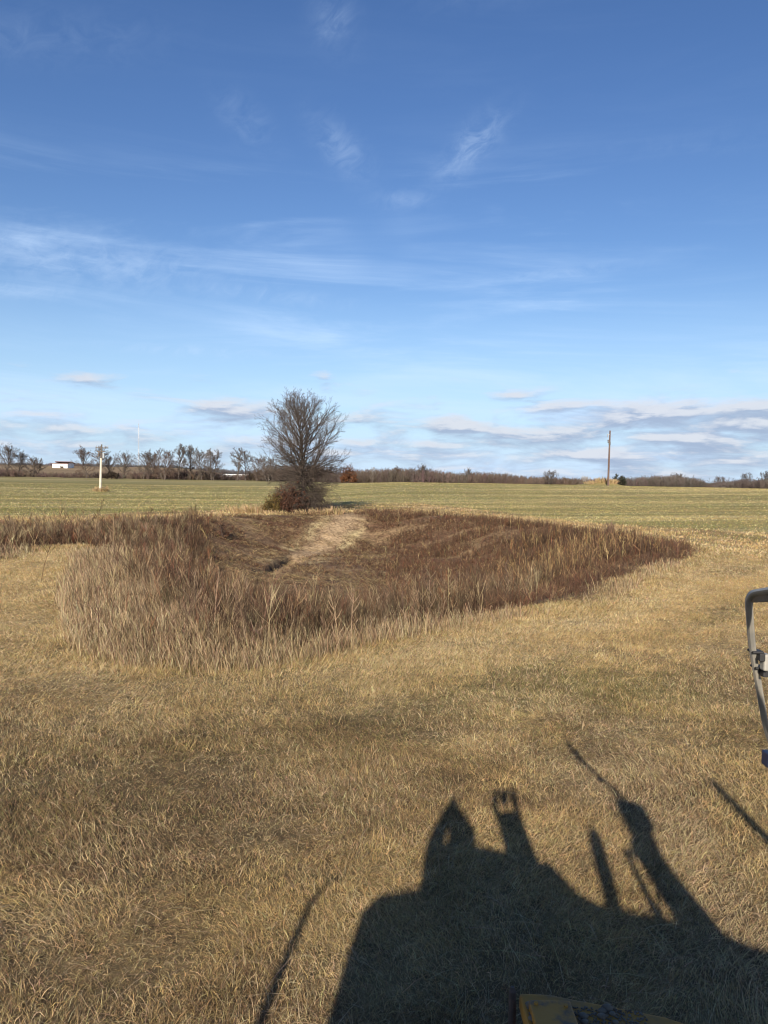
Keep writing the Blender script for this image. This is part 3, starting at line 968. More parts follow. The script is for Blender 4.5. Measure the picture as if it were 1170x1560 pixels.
def lone_tree():
    """the dense bare tree on the far bank: a leader with a fan of limbs above and a drooping skirt below"""
    t = Tree(5)
    g = t.g
    H = 10.1
    out_z = [-0.2, 0.4, 1.5, 2.6, 3.5, 4.4, 5.2, 6.8, 8.3, 9.0, 9.7, 9.9]
    out_r = [2.9, 2.95, 2.8, 2.9, 3.6, 4.1, 4.1, 3.7, 3.2, 2.8, 1.6, 0.0]
    pts, dirs, rad = t.path((0.1, 0, -0.1), (0.0, 0, 1), 7.9, 0.20, 16, 0.025, 0.02, 0.14, 1)
    twig_spec = [dict(seg=7, wob=0.10, lift=0.05), dict(n=10, seg=4, ang=(20, 42), len=0.44, lift=0.05, rmin=0.010),
                 dict(n=5, seg=3, ang=(18, 42), len=0.55, rmin=0.0075), dict(n=3, seg=2, ang=(20, 45), len=0.6, rmin=0.0065)]
    skirt_spec = [dict(seg=6, wob=0.14, lift=-0.12), dict(n=13, seg=4, ang=(25, 65), len=0.46, lift=-0.10, rmin=0.010),
                  dict(n=6, seg=3, ang=(25, 60), len=0.6, lift=-0.06, rmin=0.0075), dict(n=3, seg=2, ang=(20, 50), len=0.6, rmin=0.0065)]
    n = 112
    for k in range(n):
        f = (k + 0.5) / n
        h = 0.7 + 7.3 * f ** 1.25
        if h < 3.0:
            el = R(-26 + 22 * (h - 0.7) / 2.3 + 13 * g.standard_normal())
        else:
            el = R(np.interp(h, [3.0, 3.8, 4.6, 5.5, 6.5, 8.0], [-2, 8, 22, 38, 54, 68]) + 9 * g.standard_normal())
        a = k * 2.399963 + 0.5 * g.random()
        d = np.array([math.cos(a) * math.cos(el), math.sin(a) * math.cos(el), math.sin(el)])
        i = min(int(h / 8.2 * 16), 15)
        p = pts[i] + (pts[i + 1] - pts[i]) * (h / 8.2 * 16 - i)
        L = 0.3
        while L < 6:
            q = p + d * L + np.array([0, 0, (0.05 if h > 3 else -0.10) * L * L * 0.5])
            if q[2] < 0.15 or np.hypot(q[0], q[1]) > np.interp(q[2], out_z, out_r):
                break
            L += 0.1
        L *= 0.80 + 0.26 * g.random() ** 0.7
        t.grow(p, d, L, 0.014 + 0.0085 * L, 0, twig_spec if h >= 3.0 else skirt_spec)
    for k in range(50):
        h = 0.7 + 2.7 * g.random()
        el = R(-34 + 16 * h + 14 * g.standard_normal())
        a = k * 2.4 + g.random()
        d = np.array([math.cos(a) * math.cos(el), math.sin(a) * math.cos(el), math.sin(el)])
        i = int(h / 8.2 * 16)
        t.grow(pts[i], d, 1.5 + 1.5 * g.random(), 0.022, 0, skirt_spec)
    for k in range(26):
        h = 2.2 + 2.4 * g.random()
        el = R(-6 + 13 * (h - 2.2) + 10 * g.standard_normal())
        a = k * 2.4 + g.random()
        d = np.array([math.cos(a) * math.cos(el), math.sin(a) * math.cos(el), math.sin(el)])
        i = int(h / 8.2 * 16)
        t.grow(pts[i], d, 2.4 + 1.4 * g.random(), 0.030, 0, twig_spec)
    # a few strong forks that rise beside the leader
    for a, h0, el, L in ((0.4, 2.6, 60, 6.2), (2.6, 2.9, 63, 5.9), (4.4, 3.2, 60, 5.6), (5.5, 2.4, 57, 6.0), (3.4, 3.6, 63, 5.4), (1.4, 3.8, 66, 5.2)):
        d = np.array([math.cos(a) * math.cos(R(el)), math.sin(a) * math.cos(R(el)), math.sin(R(el))])
        i = int(h0 / 8.2 * 16)
        t.grow(pts[i], d, L, 0.062, 0, [dict(seg=8, wob=0.06, lift=0.05), dict(n=16, seg=5, ang=(20, 42), len=0.36, rmin=0.014),
                                       dict(n=6, seg=3, ang=(20, 45), len=0.5, rmin=0.008), dict(n=3, seg=2, ang=(20, 45), len=0.6, rmin=0.0065)])
    p = ray_at(460, 783, 63.0)
    root = t.build('bare_tree', (p[0], p[1], zat(p[0], p[1]) - 0.05), (0.070, 0.055, 0.045), (0.098, 0.076, 0.061), rmin=0.0052)
    tag(root, 'big lone bare tree with a dense fan shaped crown beyond the hollow', 'tree')
    return p


def leafy_shrub(name, loc, w, h, seed, leafcols, twigcol, nleaf, lobes, leaf=0.06):
    """stems with withered leaves: children stems and foliage"""
    g = np.random.default_rng(seed)
    root = empty(name, loc)
    t = Tree(seed)
    spec = [dict(seg=5, wob=0.13, lift=0.04), dict(n=8, seg=3, ang=(25, 55), len=0.5, rmin=0.008), dict(n=4, seg=2, ang=(20, 55), len=0.6, rmin=0.006)]
    tips = []
    for (lx, ly, lw, lh) in lobes:
        for k in range(9):
            a = g.random() * 6.28
            el = R(40 + 48 * g.random())
            d = np.array([math.cos(a) * math.cos(el), math.sin(a) * math.cos(el), math.sin(el)])
            s = 1 / math.sqrt((d[0] ** 2 + d[1] ** 2) / lw ** 2 + d[2] ** 2 / lh ** 2)
            t.grow((lx + 0.1 * g.standard_normal(), ly + 0.1 * g.standard_normal(), -0.05), d, s * (0.75 + 0.3 * g.random()), 0.025, 0, spec)
    S = t.S
    P0, P1 = np.array([s[0] for s in S]), np.array([s[1] for s in S])
    R0, R1 = np.array([s[2] for s in S]), np.array([s[3] for s in S])
    st = Stack()
    tubes(st, P0, P1, R0, R1, np.asarray(twigcol) * (0.8 + 0.4 * g.random((len(P0), 1))), 3)
    st.build('stems', M_BARK, root)
    if nleaf:
        fine = np.where(R0 < 0.014)[0]
        i = fine[g.integers(0, len(fine), nleaf)]
        c = P0[i] + (P1[i] - P0[i]) * g.random((nleaf, 1)) + 0.05 * g.standard_normal((nleaf, 3))
        c[:, 2] = np.maximum(c[:, 2], 0.03)
        d1 = norm(g.standard_normal((nleaf, 3)))
        d2 = norm(np.cross(d1, g.standard_normal((nleaf, 3))))
        sz = leaf * (0.6 + 0.8 * g.random((nleaf, 1)))
        V = np.stack([c - d1 * sz, c + d2 * sz * 0.5, c + d1 * sz, c - d2 * sz * 0.5], 1).reshape(-1, 3)
        F = np.arange(nleaf * 4).reshape(-1, 4)
        lc = np.array(leafcols)[g.integers(0, len(leafcols), nleaf)] * (0.7 + 0.6 * g.random((nleaf, 1)))
        mesh_np('foliage', V, [F], M_LEAF, np.repeat(lc, 4, 0), root)
    return root


TP = lone_tree()


def on_ground(u, v, D):
    p = ray_at(u, v, D)
    return (p[0], p[1], zat(p[0], p[1]) - 0.03)


o = leafy_shrub('shrub', on_ground(434, 783, 61.2), 1.0, 2.4, 21, [(0.105, 0.050, 0.032), (0.080, 0.046, 0.032), (0.135, 0.060, 0.035)], (0.10, 0.07, 0.055),
                4200, [(0.15, 0, 0.9, 2.8), (-0.35, 0.1, 0.8, 2.3), (0.7, 0.2, 0.9, 2.5)])
tag(o, 'rusty red leafed shrub at the left foot of the lone bare tree', 'shrub')
o = leafy_shrub('shrub', on_ground(412, 782, 61.4), 0.7, 1.6, 22, [(0.16, 0.105, 0.035), (0.19, 0.125, 0.045), (0.10, 0.08, 0.03)], (0.12, 0.09, 0.05),
                2600, [(0, 0, 0.75, 1.7), (0.4, 0.2, 0.6, 1.5)])
tag(o, 'olive green shrub beside the rusty red shrub under the lone tree', 'shrub')
o = leafy_shrub('shrub', on_ground(343, 797, 47.5), 0.6, 1.1, 23, [(0.13, 0.06, 0.035), (0.10, 0.06, 0.04)], (0.10, 0.07, 0.055), 420, [(0, 0, 0.5, 1.15)], 0.05)
tag(o, 'small dark brown bush alone on the left far rim of the hollow', 'shrub')
o = leafy_shrub('shrub', on_ground(927, 818, 43.0), 0.7, 0.95, 24, [(0.2, 0.11, 0.07)], (0.21, 0.13, 0.09), 0, [(0, 0, 0.75, 0.95)])
tag(o, 'sparse twiggy bush poking above the dead stalks on the far right rim', 'shrub')


def make_kind(seed, H, spread, base, n1, droop, stem=1, trunk_r=0.16):
    """bare tree of unit style; built at true height H"""
    t = Tree(seed)
    g = t.g
    spec = [dict(seg=5, wob=0.16, lift=0.06 - droop), dict(n=6, seg=4, ang=(22, 50), len=0.5, lift=0.04 - droop, rmin=0.03),
            dict(n=5, seg=3, ang=(22, 55), len=0.62, rmin=0.022), dict(n=3, seg=2, ang=(20, 50), len=0.65, rmin=0.018)]
    for s in range(stem):
        lean = 0.0 if stem == 1 else 0.22
        a0 = s * 6.28 / stem + g.random()
        pts, dirs, rad = t.path((0.25 * math.cos(a0) * (stem > 1), 0.25 * math.sin(a0) * (stem > 1), -0.3),
                                (lean * math.cos(a0), lean * math.sin(a0), 1), H * 0.8, trunk_r, 10, 0.06, 0.03, 0.2, s + 1)
        n = n1 // stem
        for k in range(n):
            f = base + (1 - base) * (k + g.random()) / n
            i = min(int(f * 10), 9)
            p = pts[i] + (pts[i + 1] - pts[i]) * (f * 10 - i)
            a = k * 2.4 + g.random()
            el = R(18 + 55 * f + 10 * g.standard_normal())
            d = np.array([math.cos(a) * math.cos(el), math.sin(a) * math.cos(el), math.sin(el)])
            prof = math.sin(math.pi * min(max((f - base) / (1 - base) * 0.75 + 0.22, 0), 1))
            L = spread * (0.35 + 0.65 * prof) * (0.75 + 0.4 * g.random())
            L = min(L, (H - p[2]) / max(math.sin(el), 0.25))
            t.grow(p, d, max(L, 0.5), 0.03 + 0.012 * L, 0, spec)
    return t


KINDS = {
    'oval': make_kind(31, 9.0, 3.9, 0.15, 26, 0.0),
    'round': make_kind(32, 8.0, 5.0, 0.24, 24, 0.0),
    'tall': make_kind(33, 9.5, 3.4, 0.22, 24, -0.02),
    'thin': make_kind(34, 8.5, 2.7, 0.28, 16, -0.02),
    'multi': make_kind(35, 8.0, 3.4, 0.12, 30, 0.0, 3, 0.11),
    'low': make_kind(36, 5.0, 3.2, 0.08, 27, 0.0, 3, 0.09),
}
PROTO = {}


def place_tree(kind, u, vtop, vbase, D, label, group=None, bark=(0.10, 0.08, 0.066), twig=(0.120, 0.094, 0.078), rz=None):
    """a bare tree whose foot is on the ground at photo column u, as tall as it shows"""
    pb, pt = ray_at(u, vbase, D), ray_at(u, vtop, D)
    z = zat(pb[0], pb[1])
    s = (pt[2] - z) / max(q[1][2] for q in KINDS[kind].S)
    key = (kind, bark, twig)
    rz = rng.random() * 6.28 if rz is None else rz
    if key not in PROTO:
        root = KINDS[kind].build('bare_tree', (0, 0, 0), bark, twig, rmin=0.016)
        PROTO[key] = root
    else:
        src = PROTO[key]
        root = src.copy()
        COL.objects.link(root)
        for ch in src.children:
            c = ch.copy()
            COL.objects.link(c)
            c.parent = root
    root.location = (pb[0], pb[1], z)
    root.rotation_euler = (0, 0, rz)
    root.scale = (s, s, s)
    tag(root, label, 'tree', group)
    return root


LG = 'bare trees along the left edge of the field'
RG = 'bare trees along the right edge of the field'
LT = [
    ('round', 10, 673, 720, 232, 'broad bare tree at the very left end of the tree line'),
    ('oval', 28, 684, 720, 236, 'smaller bare tree leaning beside the broad one at the left end'),
    ('low', 52, 694, 719, 262, 'low pale bare tree left of the white shed'),
    ('oval', 132, 677, 724, 226, 'bare oval tree with rusty lower twigs between white shed and pale pole'),
    ('thin', 155, 679, 724, 240, 'slim bare tree directly behind the pale utility pole'),
    ('round', 168, 691, 724, 244, 'small bare tree just right of the pale pole, above a dark bush'),
    ('round', 188, 685, 726, 236, 'open crowned bare tree standing alone below the radio mast'),
    ('oval', 219, 682, 727, 228, 'bare tree right of the radio mast at the start of the tall clump'),
    ('multi', 233, 688, 727, 238, 'many stemmed bare tree second in the tall clump'),
    ('multi', 250, 682, 729, 222, 'reddish brown shrubby bare tree in the tall clump'),
    ('tall', 272, 675, 729, 226, 'tallest bare tree at the middle of the clump'),
    ('tall', 291, 677, 730, 230, 'bare tree just right of the tallest one in the clump'),
    ('oval', 307, 680, 731, 224, 'dense bare tree near the right end of the clump'),
    ('multi', 323, 682, 731, 221, 'last bare tree at the right end of the clump by the long white barn'),
    ('thin', 361, 681, 733, 222, 'tall thin bare tree in front of the long white barn'),
    ('thin', 374, 686, 733, 226, 'shorter thin bare tree next to the tall one before the white barn'),
    ('oval', 391, 693, 734, 220, 'brownish bare tree at the right end of the white barn'),
    ('multi', 408, 694, 735, 215, 'thick bare tree half hidden by the crown of the lone tree'),
]
RED = (0.14, 0.085, 0.060)
for k, (kind, u, vt, vb, D, lab) in enumerate(LT):
    tw = RED if k in (3, 9, 16) else (0.120, 0.094, 0.078)
    place_tree(kind, u, vt, vb, D, lab, LG, twig=tw)
RT = [
    ('thin', 567, 711, 744, 215, 'pale stemmed bare tree right of the rusty leafed tree', (0.30, 0.26, 0.21), (0.22, 0.18, 0.15)),
    ('oval', 606, 708, 744, 216, 'brown bare tree rising from the thicket right of the pale stemmed tree', (0.10, 0.08, 0.066), RED),
    ('round', 645, 705, 744, 214, 'broadest bare tree in the thicket right of the lone tree', (0.10, 0.08, 0.066), (0.120, 0.094, 0.078)),
    ('round', 714, 711, 745, 220, 'wide bare tree above the thicket in the middle of the right tree line', (0.13, 0.11, 0.09), (0.18, 0.15, 0.125)),
    ('round', 761, 719, 746, 230, 'small round bare tree in the lower part of the thicket', (0.10, 0.08, 0.066), (0.120, 0.094, 0.078)),
    ('low', 838, 715, 746, 205, 'dark rounded bare tree standing clear left of the brown pole', (0.085, 0.07, 0.058), (0.125, 0.1, 0.085)),
    ('low', 892, 724, 746, 215, 'whitish dead shrubby tree left of the brown pole', (0.42, 0.38, 0.33), (0.40, 0.36, 0.32)),
    ('low', 1032, 719, 748, 225, 'bare tree on top of the long thicket right of the brown pole', (0.10, 0.08, 0.066), (0.120, 0.094, 0.078)),
    ('low', 1097, 724, 748, 225, 'small bare tree in the gap after the long thicket', (0.10, 0.08, 0.066), (0.120, 0.094, 0.078)),
    ('multi', 1137, 719, 749, 228, 'bare tree near the right end of the tree line', (0.085, 0.07, 0.058), (0.125, 0.1, 0.085)),
    ('multi', 1166, 716, 749, 226, 'tallest bare tree at the far right end of the tree line', (0.085, 0.07, 0.058), (0.125, 0.1, 0.085)),
]
for (kind, u, vt, vb, D, lab, bk, tw) in RT:
    place_tree(kind, u, vt, vb, D, lab, RG, bk, tw)

o = leafy_shrub('rusty_tree', on_ground(530, 742, 200), 2.2, 4.5, 41, [(0.155, 0.062, 0.026), (0.13, 0.058, 0.03), (0.18, 0.080, 0.04)], (0.1, 0.07, 0.055),
                3200, [(0, 0, 2.0, 4.8), (0.8, 0.3, 1.6, 3.9), (-0.9, 0, 1.5, 3.4)], 0.17)
tag(o, 'small tree with rusty orange leaves right of the lone bare tree', 'tree')
o = leafy_shrub('shrub', on_ground(170, 726, 218), 1.4, 2.0, 42, [(0.05, 0.04, 0.03), (0.07, 0.05, 0.035)], (0.06, 0.045, 0.04),
                2400, [(0, 0, 1.6, 2.2), (1.3, 0.3, 1.5, 2.0), (-1.0, 0.2, 1.2, 1.5)], 0.16)
tag(o, 'dark low bush at the field edge right of the pale pole', 'shrub')
o = leafy_shrub('shrub', on_ground(943, 745, 176), 1.4, 2.0, 43, [(0.045, 0.05, 0.035), (0.07, 0.065, 0.045)], (0.06, 0.05, 0.04),
                2400, [(0, 0, 1.3, 2.6), (0.9, 0.3, 1.2, 2.3)], 0.15)
tag(o, 'dark dense bush just right of the brown pole', 'shrub')


def thicket(name, label, rows, D0, D1, tops, seed, bark, twig, cat='thicket', rmin=0.03):
    """a run of brush that reads as one mass; tops = (u, v_top) profile"""
    g = np.random.default_rng(seed)
    st = Stack()
    base = []
    for sd in range(5):
        t = Tree(seed * 10 + sd)
        for k in range(9):
            a = t.g.random() * 6.28
            el = R(52 + 36 * t.g.random())
            d = (math.cos(a) * math.cos(el), math.sin(a) * math.cos(el), math.sin(el))
            t.grow((0.5 * t.g.standard_normal(), 0.5 * t.g.standard_normal(), -0.2), d, 0.65 + 0.4 * t.g.random(), 0.012, 0,
                   [dict(seg=4, wob=0.12, lift=0.05), dict(n=6, seg=2, ang=(20, 50), len=0.5, rmin=0.006, **{'from': 0.15}), dict(n=3, seg=2, ang=(20, 50), len=0.6, rmin=0.005)])
        f = 1 / max(s[1][2] for s in t.S)
        base.append((np.array([s[0] for s in t.S]) * f, np.array([s[1] for s in t.S]) * f, np.array([s[2] for s in t.S]) * f, np.array([s[3] for s in t.S]) * f))
    us, vs = np.array(tops).T
    u = us[0]
    while u < us[-1]:
        for q in range(rows):
            D = D0 + (D1 - D0) * g.random()
            uu = u + 4 * g.standard_normal()
            p = ray_at(uu, 740, D)
            z = zat(p[0], p[1])
            top = ray_at(uu, np.interp(uu, us, vs) + abs(3 * g.standard_normal()), D)[2]
            h = top - z
            if h < 0.6:
                continue
            P0, P1, R0, R1 = base[g.integers(0, 5)]
            a = g.random() * 6.28
            c, s = math.cos(a), math.sin(a)
            M = np.array([[c, -s, 0], [s, c, 0], [0, 0, 1.0]]).T
            sc = np.array([h * 0.9, h * 0.9, h])
            off = np.array([p[0], p[1], z])
            tc = np.asarray(twig) * (0.7 + 0.6 * g.random()) * (1 + 0.06 * g.standard_normal(3))
            tubes(st, (P0 @ M) * sc + off, (P1 @ M) * sc + off, np.maximum(R0 * h, rmin), np.maximum(R1 * h, rmin * 0.7), tc, 3)
        u += 2.6
    tag(st.build(name, M_BARK), label, cat, kind='stuff')


thicket('thicket', 'long thicket of brown leafless brush right of the lone tree', 3, 212, 240,
        [(505, 721), (520, 720), (545, 714), (570, 713), (610, 711), (650, 713), (690, 719), (720, 717), (760, 719), (800, 724), (850, 725), (880, 727), (925, 729)],
        3, (0.1, 0.08, 0.066), (0.135, 0.100, 0.080))
thicket('thicket', 'low leafless thicket right of the brown pole along the skyline', 3, 205, 235,
        [(938, 728), (960, 726), (985, 725), (1010, 723), (1035, 723), (1060, 727), (1075, 734), (1085, 735), (1100, 731), (1120, 733), (1130, 727), (1150, 730), (1175, 726), (1240, 728)],
        4, (0.1, 0.08, 0.066), (0.125, 0.100, 0.085))
thicket('thicket', 'low brown brush under the bare trees at the left field edge', 2, 228, 246,
        [(-60, 712), (0, 712), (30, 714), (60, 718), (110, 719), (150, 718), (185, 719), (210, 717), (240, 714), (260, 711), (290, 715), (330, 715), (345, 723), (385, 718), (405, 708), (440, 703), (500, 706)],
        5, (0.1, 0.08, 0.066), (0.140, 0.100, 0.078))
thicket('distant_woodland', 'far grey woodland on the skyline behind the left trees', 2, 560, 640,
        [(-80, 703), (0, 704), (40, 703), (75, 704), (120, 704), (170, 705), (210, 706), (260, 708), (330, 712), (400, 716), (450, 717)],
        6, (0.1, 0.09, 0.085), (0.110, 0.100, 0.100), 'woodland', 0.07)
thicket('distant_woodland', 'far grey woodland on the skyline behind the right trees', 1, 560, 640,
        [(440, 717), (500, 719), (600, 721), (700, 723), (800, 727), (900, 731), (1000, 733), (1100, 735), (1240, 737)],
        7, (0.1, 0.09, 0.085), (0.110, 0.100, 0.100), 'woodland', 0.07)


def straw_tufts(name, label, spots, hmax):
    st = Stack()
    for (px, py, rad, n, h) in spots:
        a = rng.random(n) * 6.28
        rr = rad * np.sqrt(rng.random(n))
        x, y = px + rr * np.cos(a), py + rr * np.sin(a)
        C = vary(np.array([0.43, 0.31, 0.165]), n, 0.3)
        D = np.hypot(x, y)
        stems(st, x, y, terrain(x, y) - 0.03, h * (0.5 + 0.6 * rng.random(n)), 6 + 30 * rng.random(n), a, 0.004 + 0.0007 * D, C, 0.6, 1, 0.4)
    tag(st.build(name, M_GRASS), label, 'grass', kind='stuff')


straw_tufts('straw_tuft', 'tuft of uncut straw grass around the foot of the pale pole', [(-45.4, 121.9, 1.2, 260, 0.7)], 1)
straw_tufts('straw_tuft', 'uncut straw grass on the mound at the foot of the brown pole', [(47.6, 163.0, 2.2, 320, 1.1), (45.0, 163.6, 2.0, 200, 0.7)], 1)
_t = [(TP[0] + dx, TP[1] + dy, rr, nn, hh) for dx, dy, rr, nn, hh in ((-3.4, -1.4, 1.2, 320, 0.8), (-4.6, -0.6, 1.5, 300, 0.7), (0.6, -2.6, 0.8, 160, 0.5), (1.8, -2.5, 0.9, 180, 0.6), (2.9, -2.2, 0.7, 140, 0.7), (-1.8, -3.0, 0.8, 120, 0.4))]
straw_tufts('straw_tuft', 'uncut straw grass around the foot of the lone bare tree', _t, 1)


# ------------------------------------------------------------------ solid helpers
def box_arr(c, s, rot=None):
    v = np.array([[x, y, z] for x in (-.5, .5) for y in (-.5, .5) for z in (-.5, .5)]) * np.array(s)
    if rot is not None:
        v = v @ np.array(rot).T
    f = np.array([[0, 1, 3, 2], [4, 6, 7, 5], [0, 4, 5, 1], [2, 3, 7, 6], [0, 2, 6, 4], [1, 5, 7, 3]])
    return v + np.array(c), f


def solid(name, mat, parent, boxes=(), bevel=0.0, tubes_=(), prisms=()):
    """one mesh out of boxes (centre, size), tubes (p0, p1, r0, r1) and prisms (profile xz, y0, y1)"""
    V, F, n = [], [], 0
    for b in boxes:
        v, f = box_arr(*b)
        V.append(v); F.append([list(q + n) for q in f]); n += len(v)
    for (p0, p1, r0, r1) in tubes_:
        st = Stack()
        k = 12
        tubes(st, np.array([p0], float), np.array([p1], float), np.array([r0]), np.array([r1]), np.zeros(3), k)
        v, f, _ = st.arrays()
        V.append(v); F.append([list(q + n) for q in f[0]] + [[n + k - 1 - i for i in range(k)], [n + k + i for i in range(k)]]); n += len(v)
    for (prof, y0, y1) in prisms:
        k = len(prof)
        v = np.array([(x, y0, z) for x, z in prof] + [(x, y1, z) for x, z in prof])
        f = [[i, (i + 1) % k, k + (i + 1) % k, k + i] for i in range(k)] + [list(range(k))[::-1], list(range(k, 2 * k))]
        V.append(v); F.append([[q + n for q in g] for g in f]); n += len(v)
    me = bpy.data.meshes.new(name)
    me.from_pydata([tuple(p) for p in np.concatenate(V)], [], [[int(i) for i in g] for L in F for g in L])
    me.materials.append(mat)
    bm = bmesh.new()
    bm.from_mesh(me)
    bmesh.ops.recalc_face_normals(bm, faces=bm.faces)
    bm.to_mesh(me)
    bm.free()
    o = bpy.data.objects.new(name, me)
    COL.objects.link(o)
    o.parent = parent
    if bevel:
        md = o.modifiers.new('bevel', 'BEVEL')
        md.width = bevel
        md.segments = 3
        md.limit_method = 'ANGLE'
    return o


M_WHITE = plain_material('white_metal', (0.80, 0.79, 0.77), 0.5, 0, (0.66, 0.64, 0.61), 0.4)
M_REDROOF = plain_material('rust_red_roof', (0.16, 0.045, 0.035), 0.7, 0, (0.11, 0.05, 0.04), 0.6)
M_DARK = plain_material('dark_opening', (0.02, 0.018, 0.016), 0.9)
M_PALEWOOD = plain_material('pale_pole_wood', (0.60, 0.53, 0.42), 0.85, 0, (0.50, 0.43, 0.33), 4)
M_GREYWOOD = plain_material('grey_pole_wood', (0.13, 0.105, 0.085), 0.9, 0, (0.09, 0.07, 0.06), 4)
M_BROWNWOOD = plain_material('brown_pole_wood', (0.135, 0.085, 0.065), 0.9, 0, (0.095, 0.06, 0.05), 4)
M_GALV = plain_material('galvanised_steel', (0.34, 0.35, 0.36), 0.55, 0.6, (0.24, 0.25, 0.26), 6)
M_MASTW = plain_material('mast_white_paint', (0.62, 0.63, 0.65), 0.6)
M_MASTG = plain_material('mast_grey_steel', (0.45, 0.47, 0.5), 0.6)


# ------------------------------------------------------------------ far buildings, mast, poles
def shed():
    D = 430.0
    a, b = ray_at(80, 713, D), ray_at(107, 713, D)
    x0, x1 = a[0], b[0]
    w = x1 - x0
    cx, cy = (x0 + x1) / 2, a[1]
    zt, zb = ray_at(93, 706.3, D)[2], zat(cx, cy) - 0.5
    root = empty('shed', (cx, cy, 0))
    tag(root, 'white shed with a rust red roof and dark doorway far on the left rise', 'shed')
    dep = 8.0
    dw = w * 0.22
    dx = w * 0.13
    hd = (zt - zb) * 0.78
    wl = []
    xs = [(-w / 2, dx - dw / 2), (dx + dw / 2, w / 2)]
    for (p, q) in xs:
        wl.append((((p + q) / 2, 0, (zb + zt) / 2), (q - p, 0.3, zt - zb)))
    wl.append(((dx, 0, zb + hd + (zt - zb - hd) / 2), (dw, 0.296, zt - zb - hd)))
    wl += [((-w / 2 + 0.15, dep / 2 + 0.15, (zb + zt) / 2), (0.3, dep, zt - zb)), ((w / 2 - 0.15, dep / 2 + 0.15, (zb + zt) / 2), (0.3, dep, zt - zb)),
           ((0, dep, (zb + zt) / 2), (w - 0.7, 0.3, zt - zb))]
    solid('wall', M_WHITE, root, wl)
    rise = 1.0
    solid('roof', M_REDROOF, root, prisms=[([(-w / 2 - 0.5, zt + 0.003), (w / 2 + 0.5, zt + 0.003), (w / 2 + 0.5, zt + 0.2), (-w / 2 - 0.5, zt + 0.2)], -0.6, 4.0)], )
    me = root.children[-1].data
    for v in me.vertices:
        if v.co.y > 3:
            v.co.z += rise
    o = solid('roof', M_REDROOF, root, prisms=[([(-w / 2 - 0.5, zt + 0.003), (w / 2 + 0.5, zt + 0.003), (w / 2 + 0.5, zt + 0.2), (-w / 2 - 0.5, zt + 0.2)], 4.01, dep + 0.8)])
    for v in o.data.vertices:
        if v.co.y < 5:
            v.co.z += rise
    # hung door pushed aside
    solid('door', M_WHITE, root, [((-w * 0.16, -0.25, zb + hd / 2), (dw, 0.1, hd))])


def barn():
    D = 330.0
    a, b = ray_at(334, 729, D), ray_at(432, 729, D)
    c = (a + b) / 2
    ang = math.atan2(b[1] - a[1], b[0] - a[0])
    w = math.hypot(b[0] - a[0], b[1] - a[1])
    zt, ze = ray_at(380, 723.4, D)[2], ray_at(380, 727.2, D)[2]
    zb = zat(c[0], c[1]) - 0.3
    root = empty('barn', (c[0], c[1], 0), ang)
    tag(root, 'long low white barn seen between the trees left of the lone tree', 'barn')
    solid('wall', M_WHITE, root, [((0, 5, (zb + ze) / 2), (w, 10, ze - zb))])
    solid('roof', M_WHITE, root, prisms=[([(-w / 2 - 0.3, ze + 0.003), (w / 2 + 0.3, ze + 0.003), (w / 2 + 0.3, ze + 0.15), (-w / 2 - 0.3, ze + 0.15)], -0.5, 5.0)])
    for v in root.children[-1].data.vertices:
        if v.co.y > 4:
            v.co.z += zt - ze
    o = solid('roof', M_WHITE, root, prisms=[([(-w / 2 - 0.3, ze + 0.003), (w / 2 + 0.3, ze + 0.003), (w / 2 + 0.3, ze + 0.15), (-w / 2 - 0.3, ze + 0.15)], 5.01, 10.5)])
    for v in o.data.vertices:
        if v.co.y < 6:
            v.co.z += zt - ze
    for k in range(9):
        solid('curtain_opening', M_DARK, root, [((-w / 2 + w * (k + 0.5) / 9, -0.02, zb + (ze - zb) * 0.6), (w / 14, 0.06, (ze - zb) * 0.25))])


def mast():
    D = 700.0
    pb, pt = ray_at(211, 715, D), ray_at(209.6, 645, D)
    z0, z1 = zat(pb[0], pb[1]) - 1, pt[2]
    root = empty('radio_mast', (pb[0], pb[1], 0))
    tag(root, 'thin white and grey radio mast rising behind the left trees', 'mast')
    n = 22
    s = 0.42
    cor = [np.array([s * math.cos(a), s * math.sin(a), 0]) for a in (0.5, 0.5 + 2.094, 0.5 + 4.188)]
    seg = {}
    for k in range(n):
        za, zb = z0 + (z1 - z0) * k / n, z0 + (z1 - z0) * (k + 1) / n
        which = k // 5
        seg.setdefault(which, [])
        for i in range(3):
            a, b = cor[i], cor[(i + 1) % 3]
            seg[which].append((a + [0, 0, za], a + [0, 0, zb], 0.10, 0.10))
            seg[which].append((a + [0, 0, za], b + [0, 0, zb], 0.06, 0.06))
    for q in seg:
        solid('lattice', M_MASTW if q % 2 == 1 else M_MASTG, root, tubes_=seg[q])
    solid('antenna', M_MASTG, root, tubes_=[((0, 0, z1), (0, 0, z1 + 3), 0.07, 0.04)])


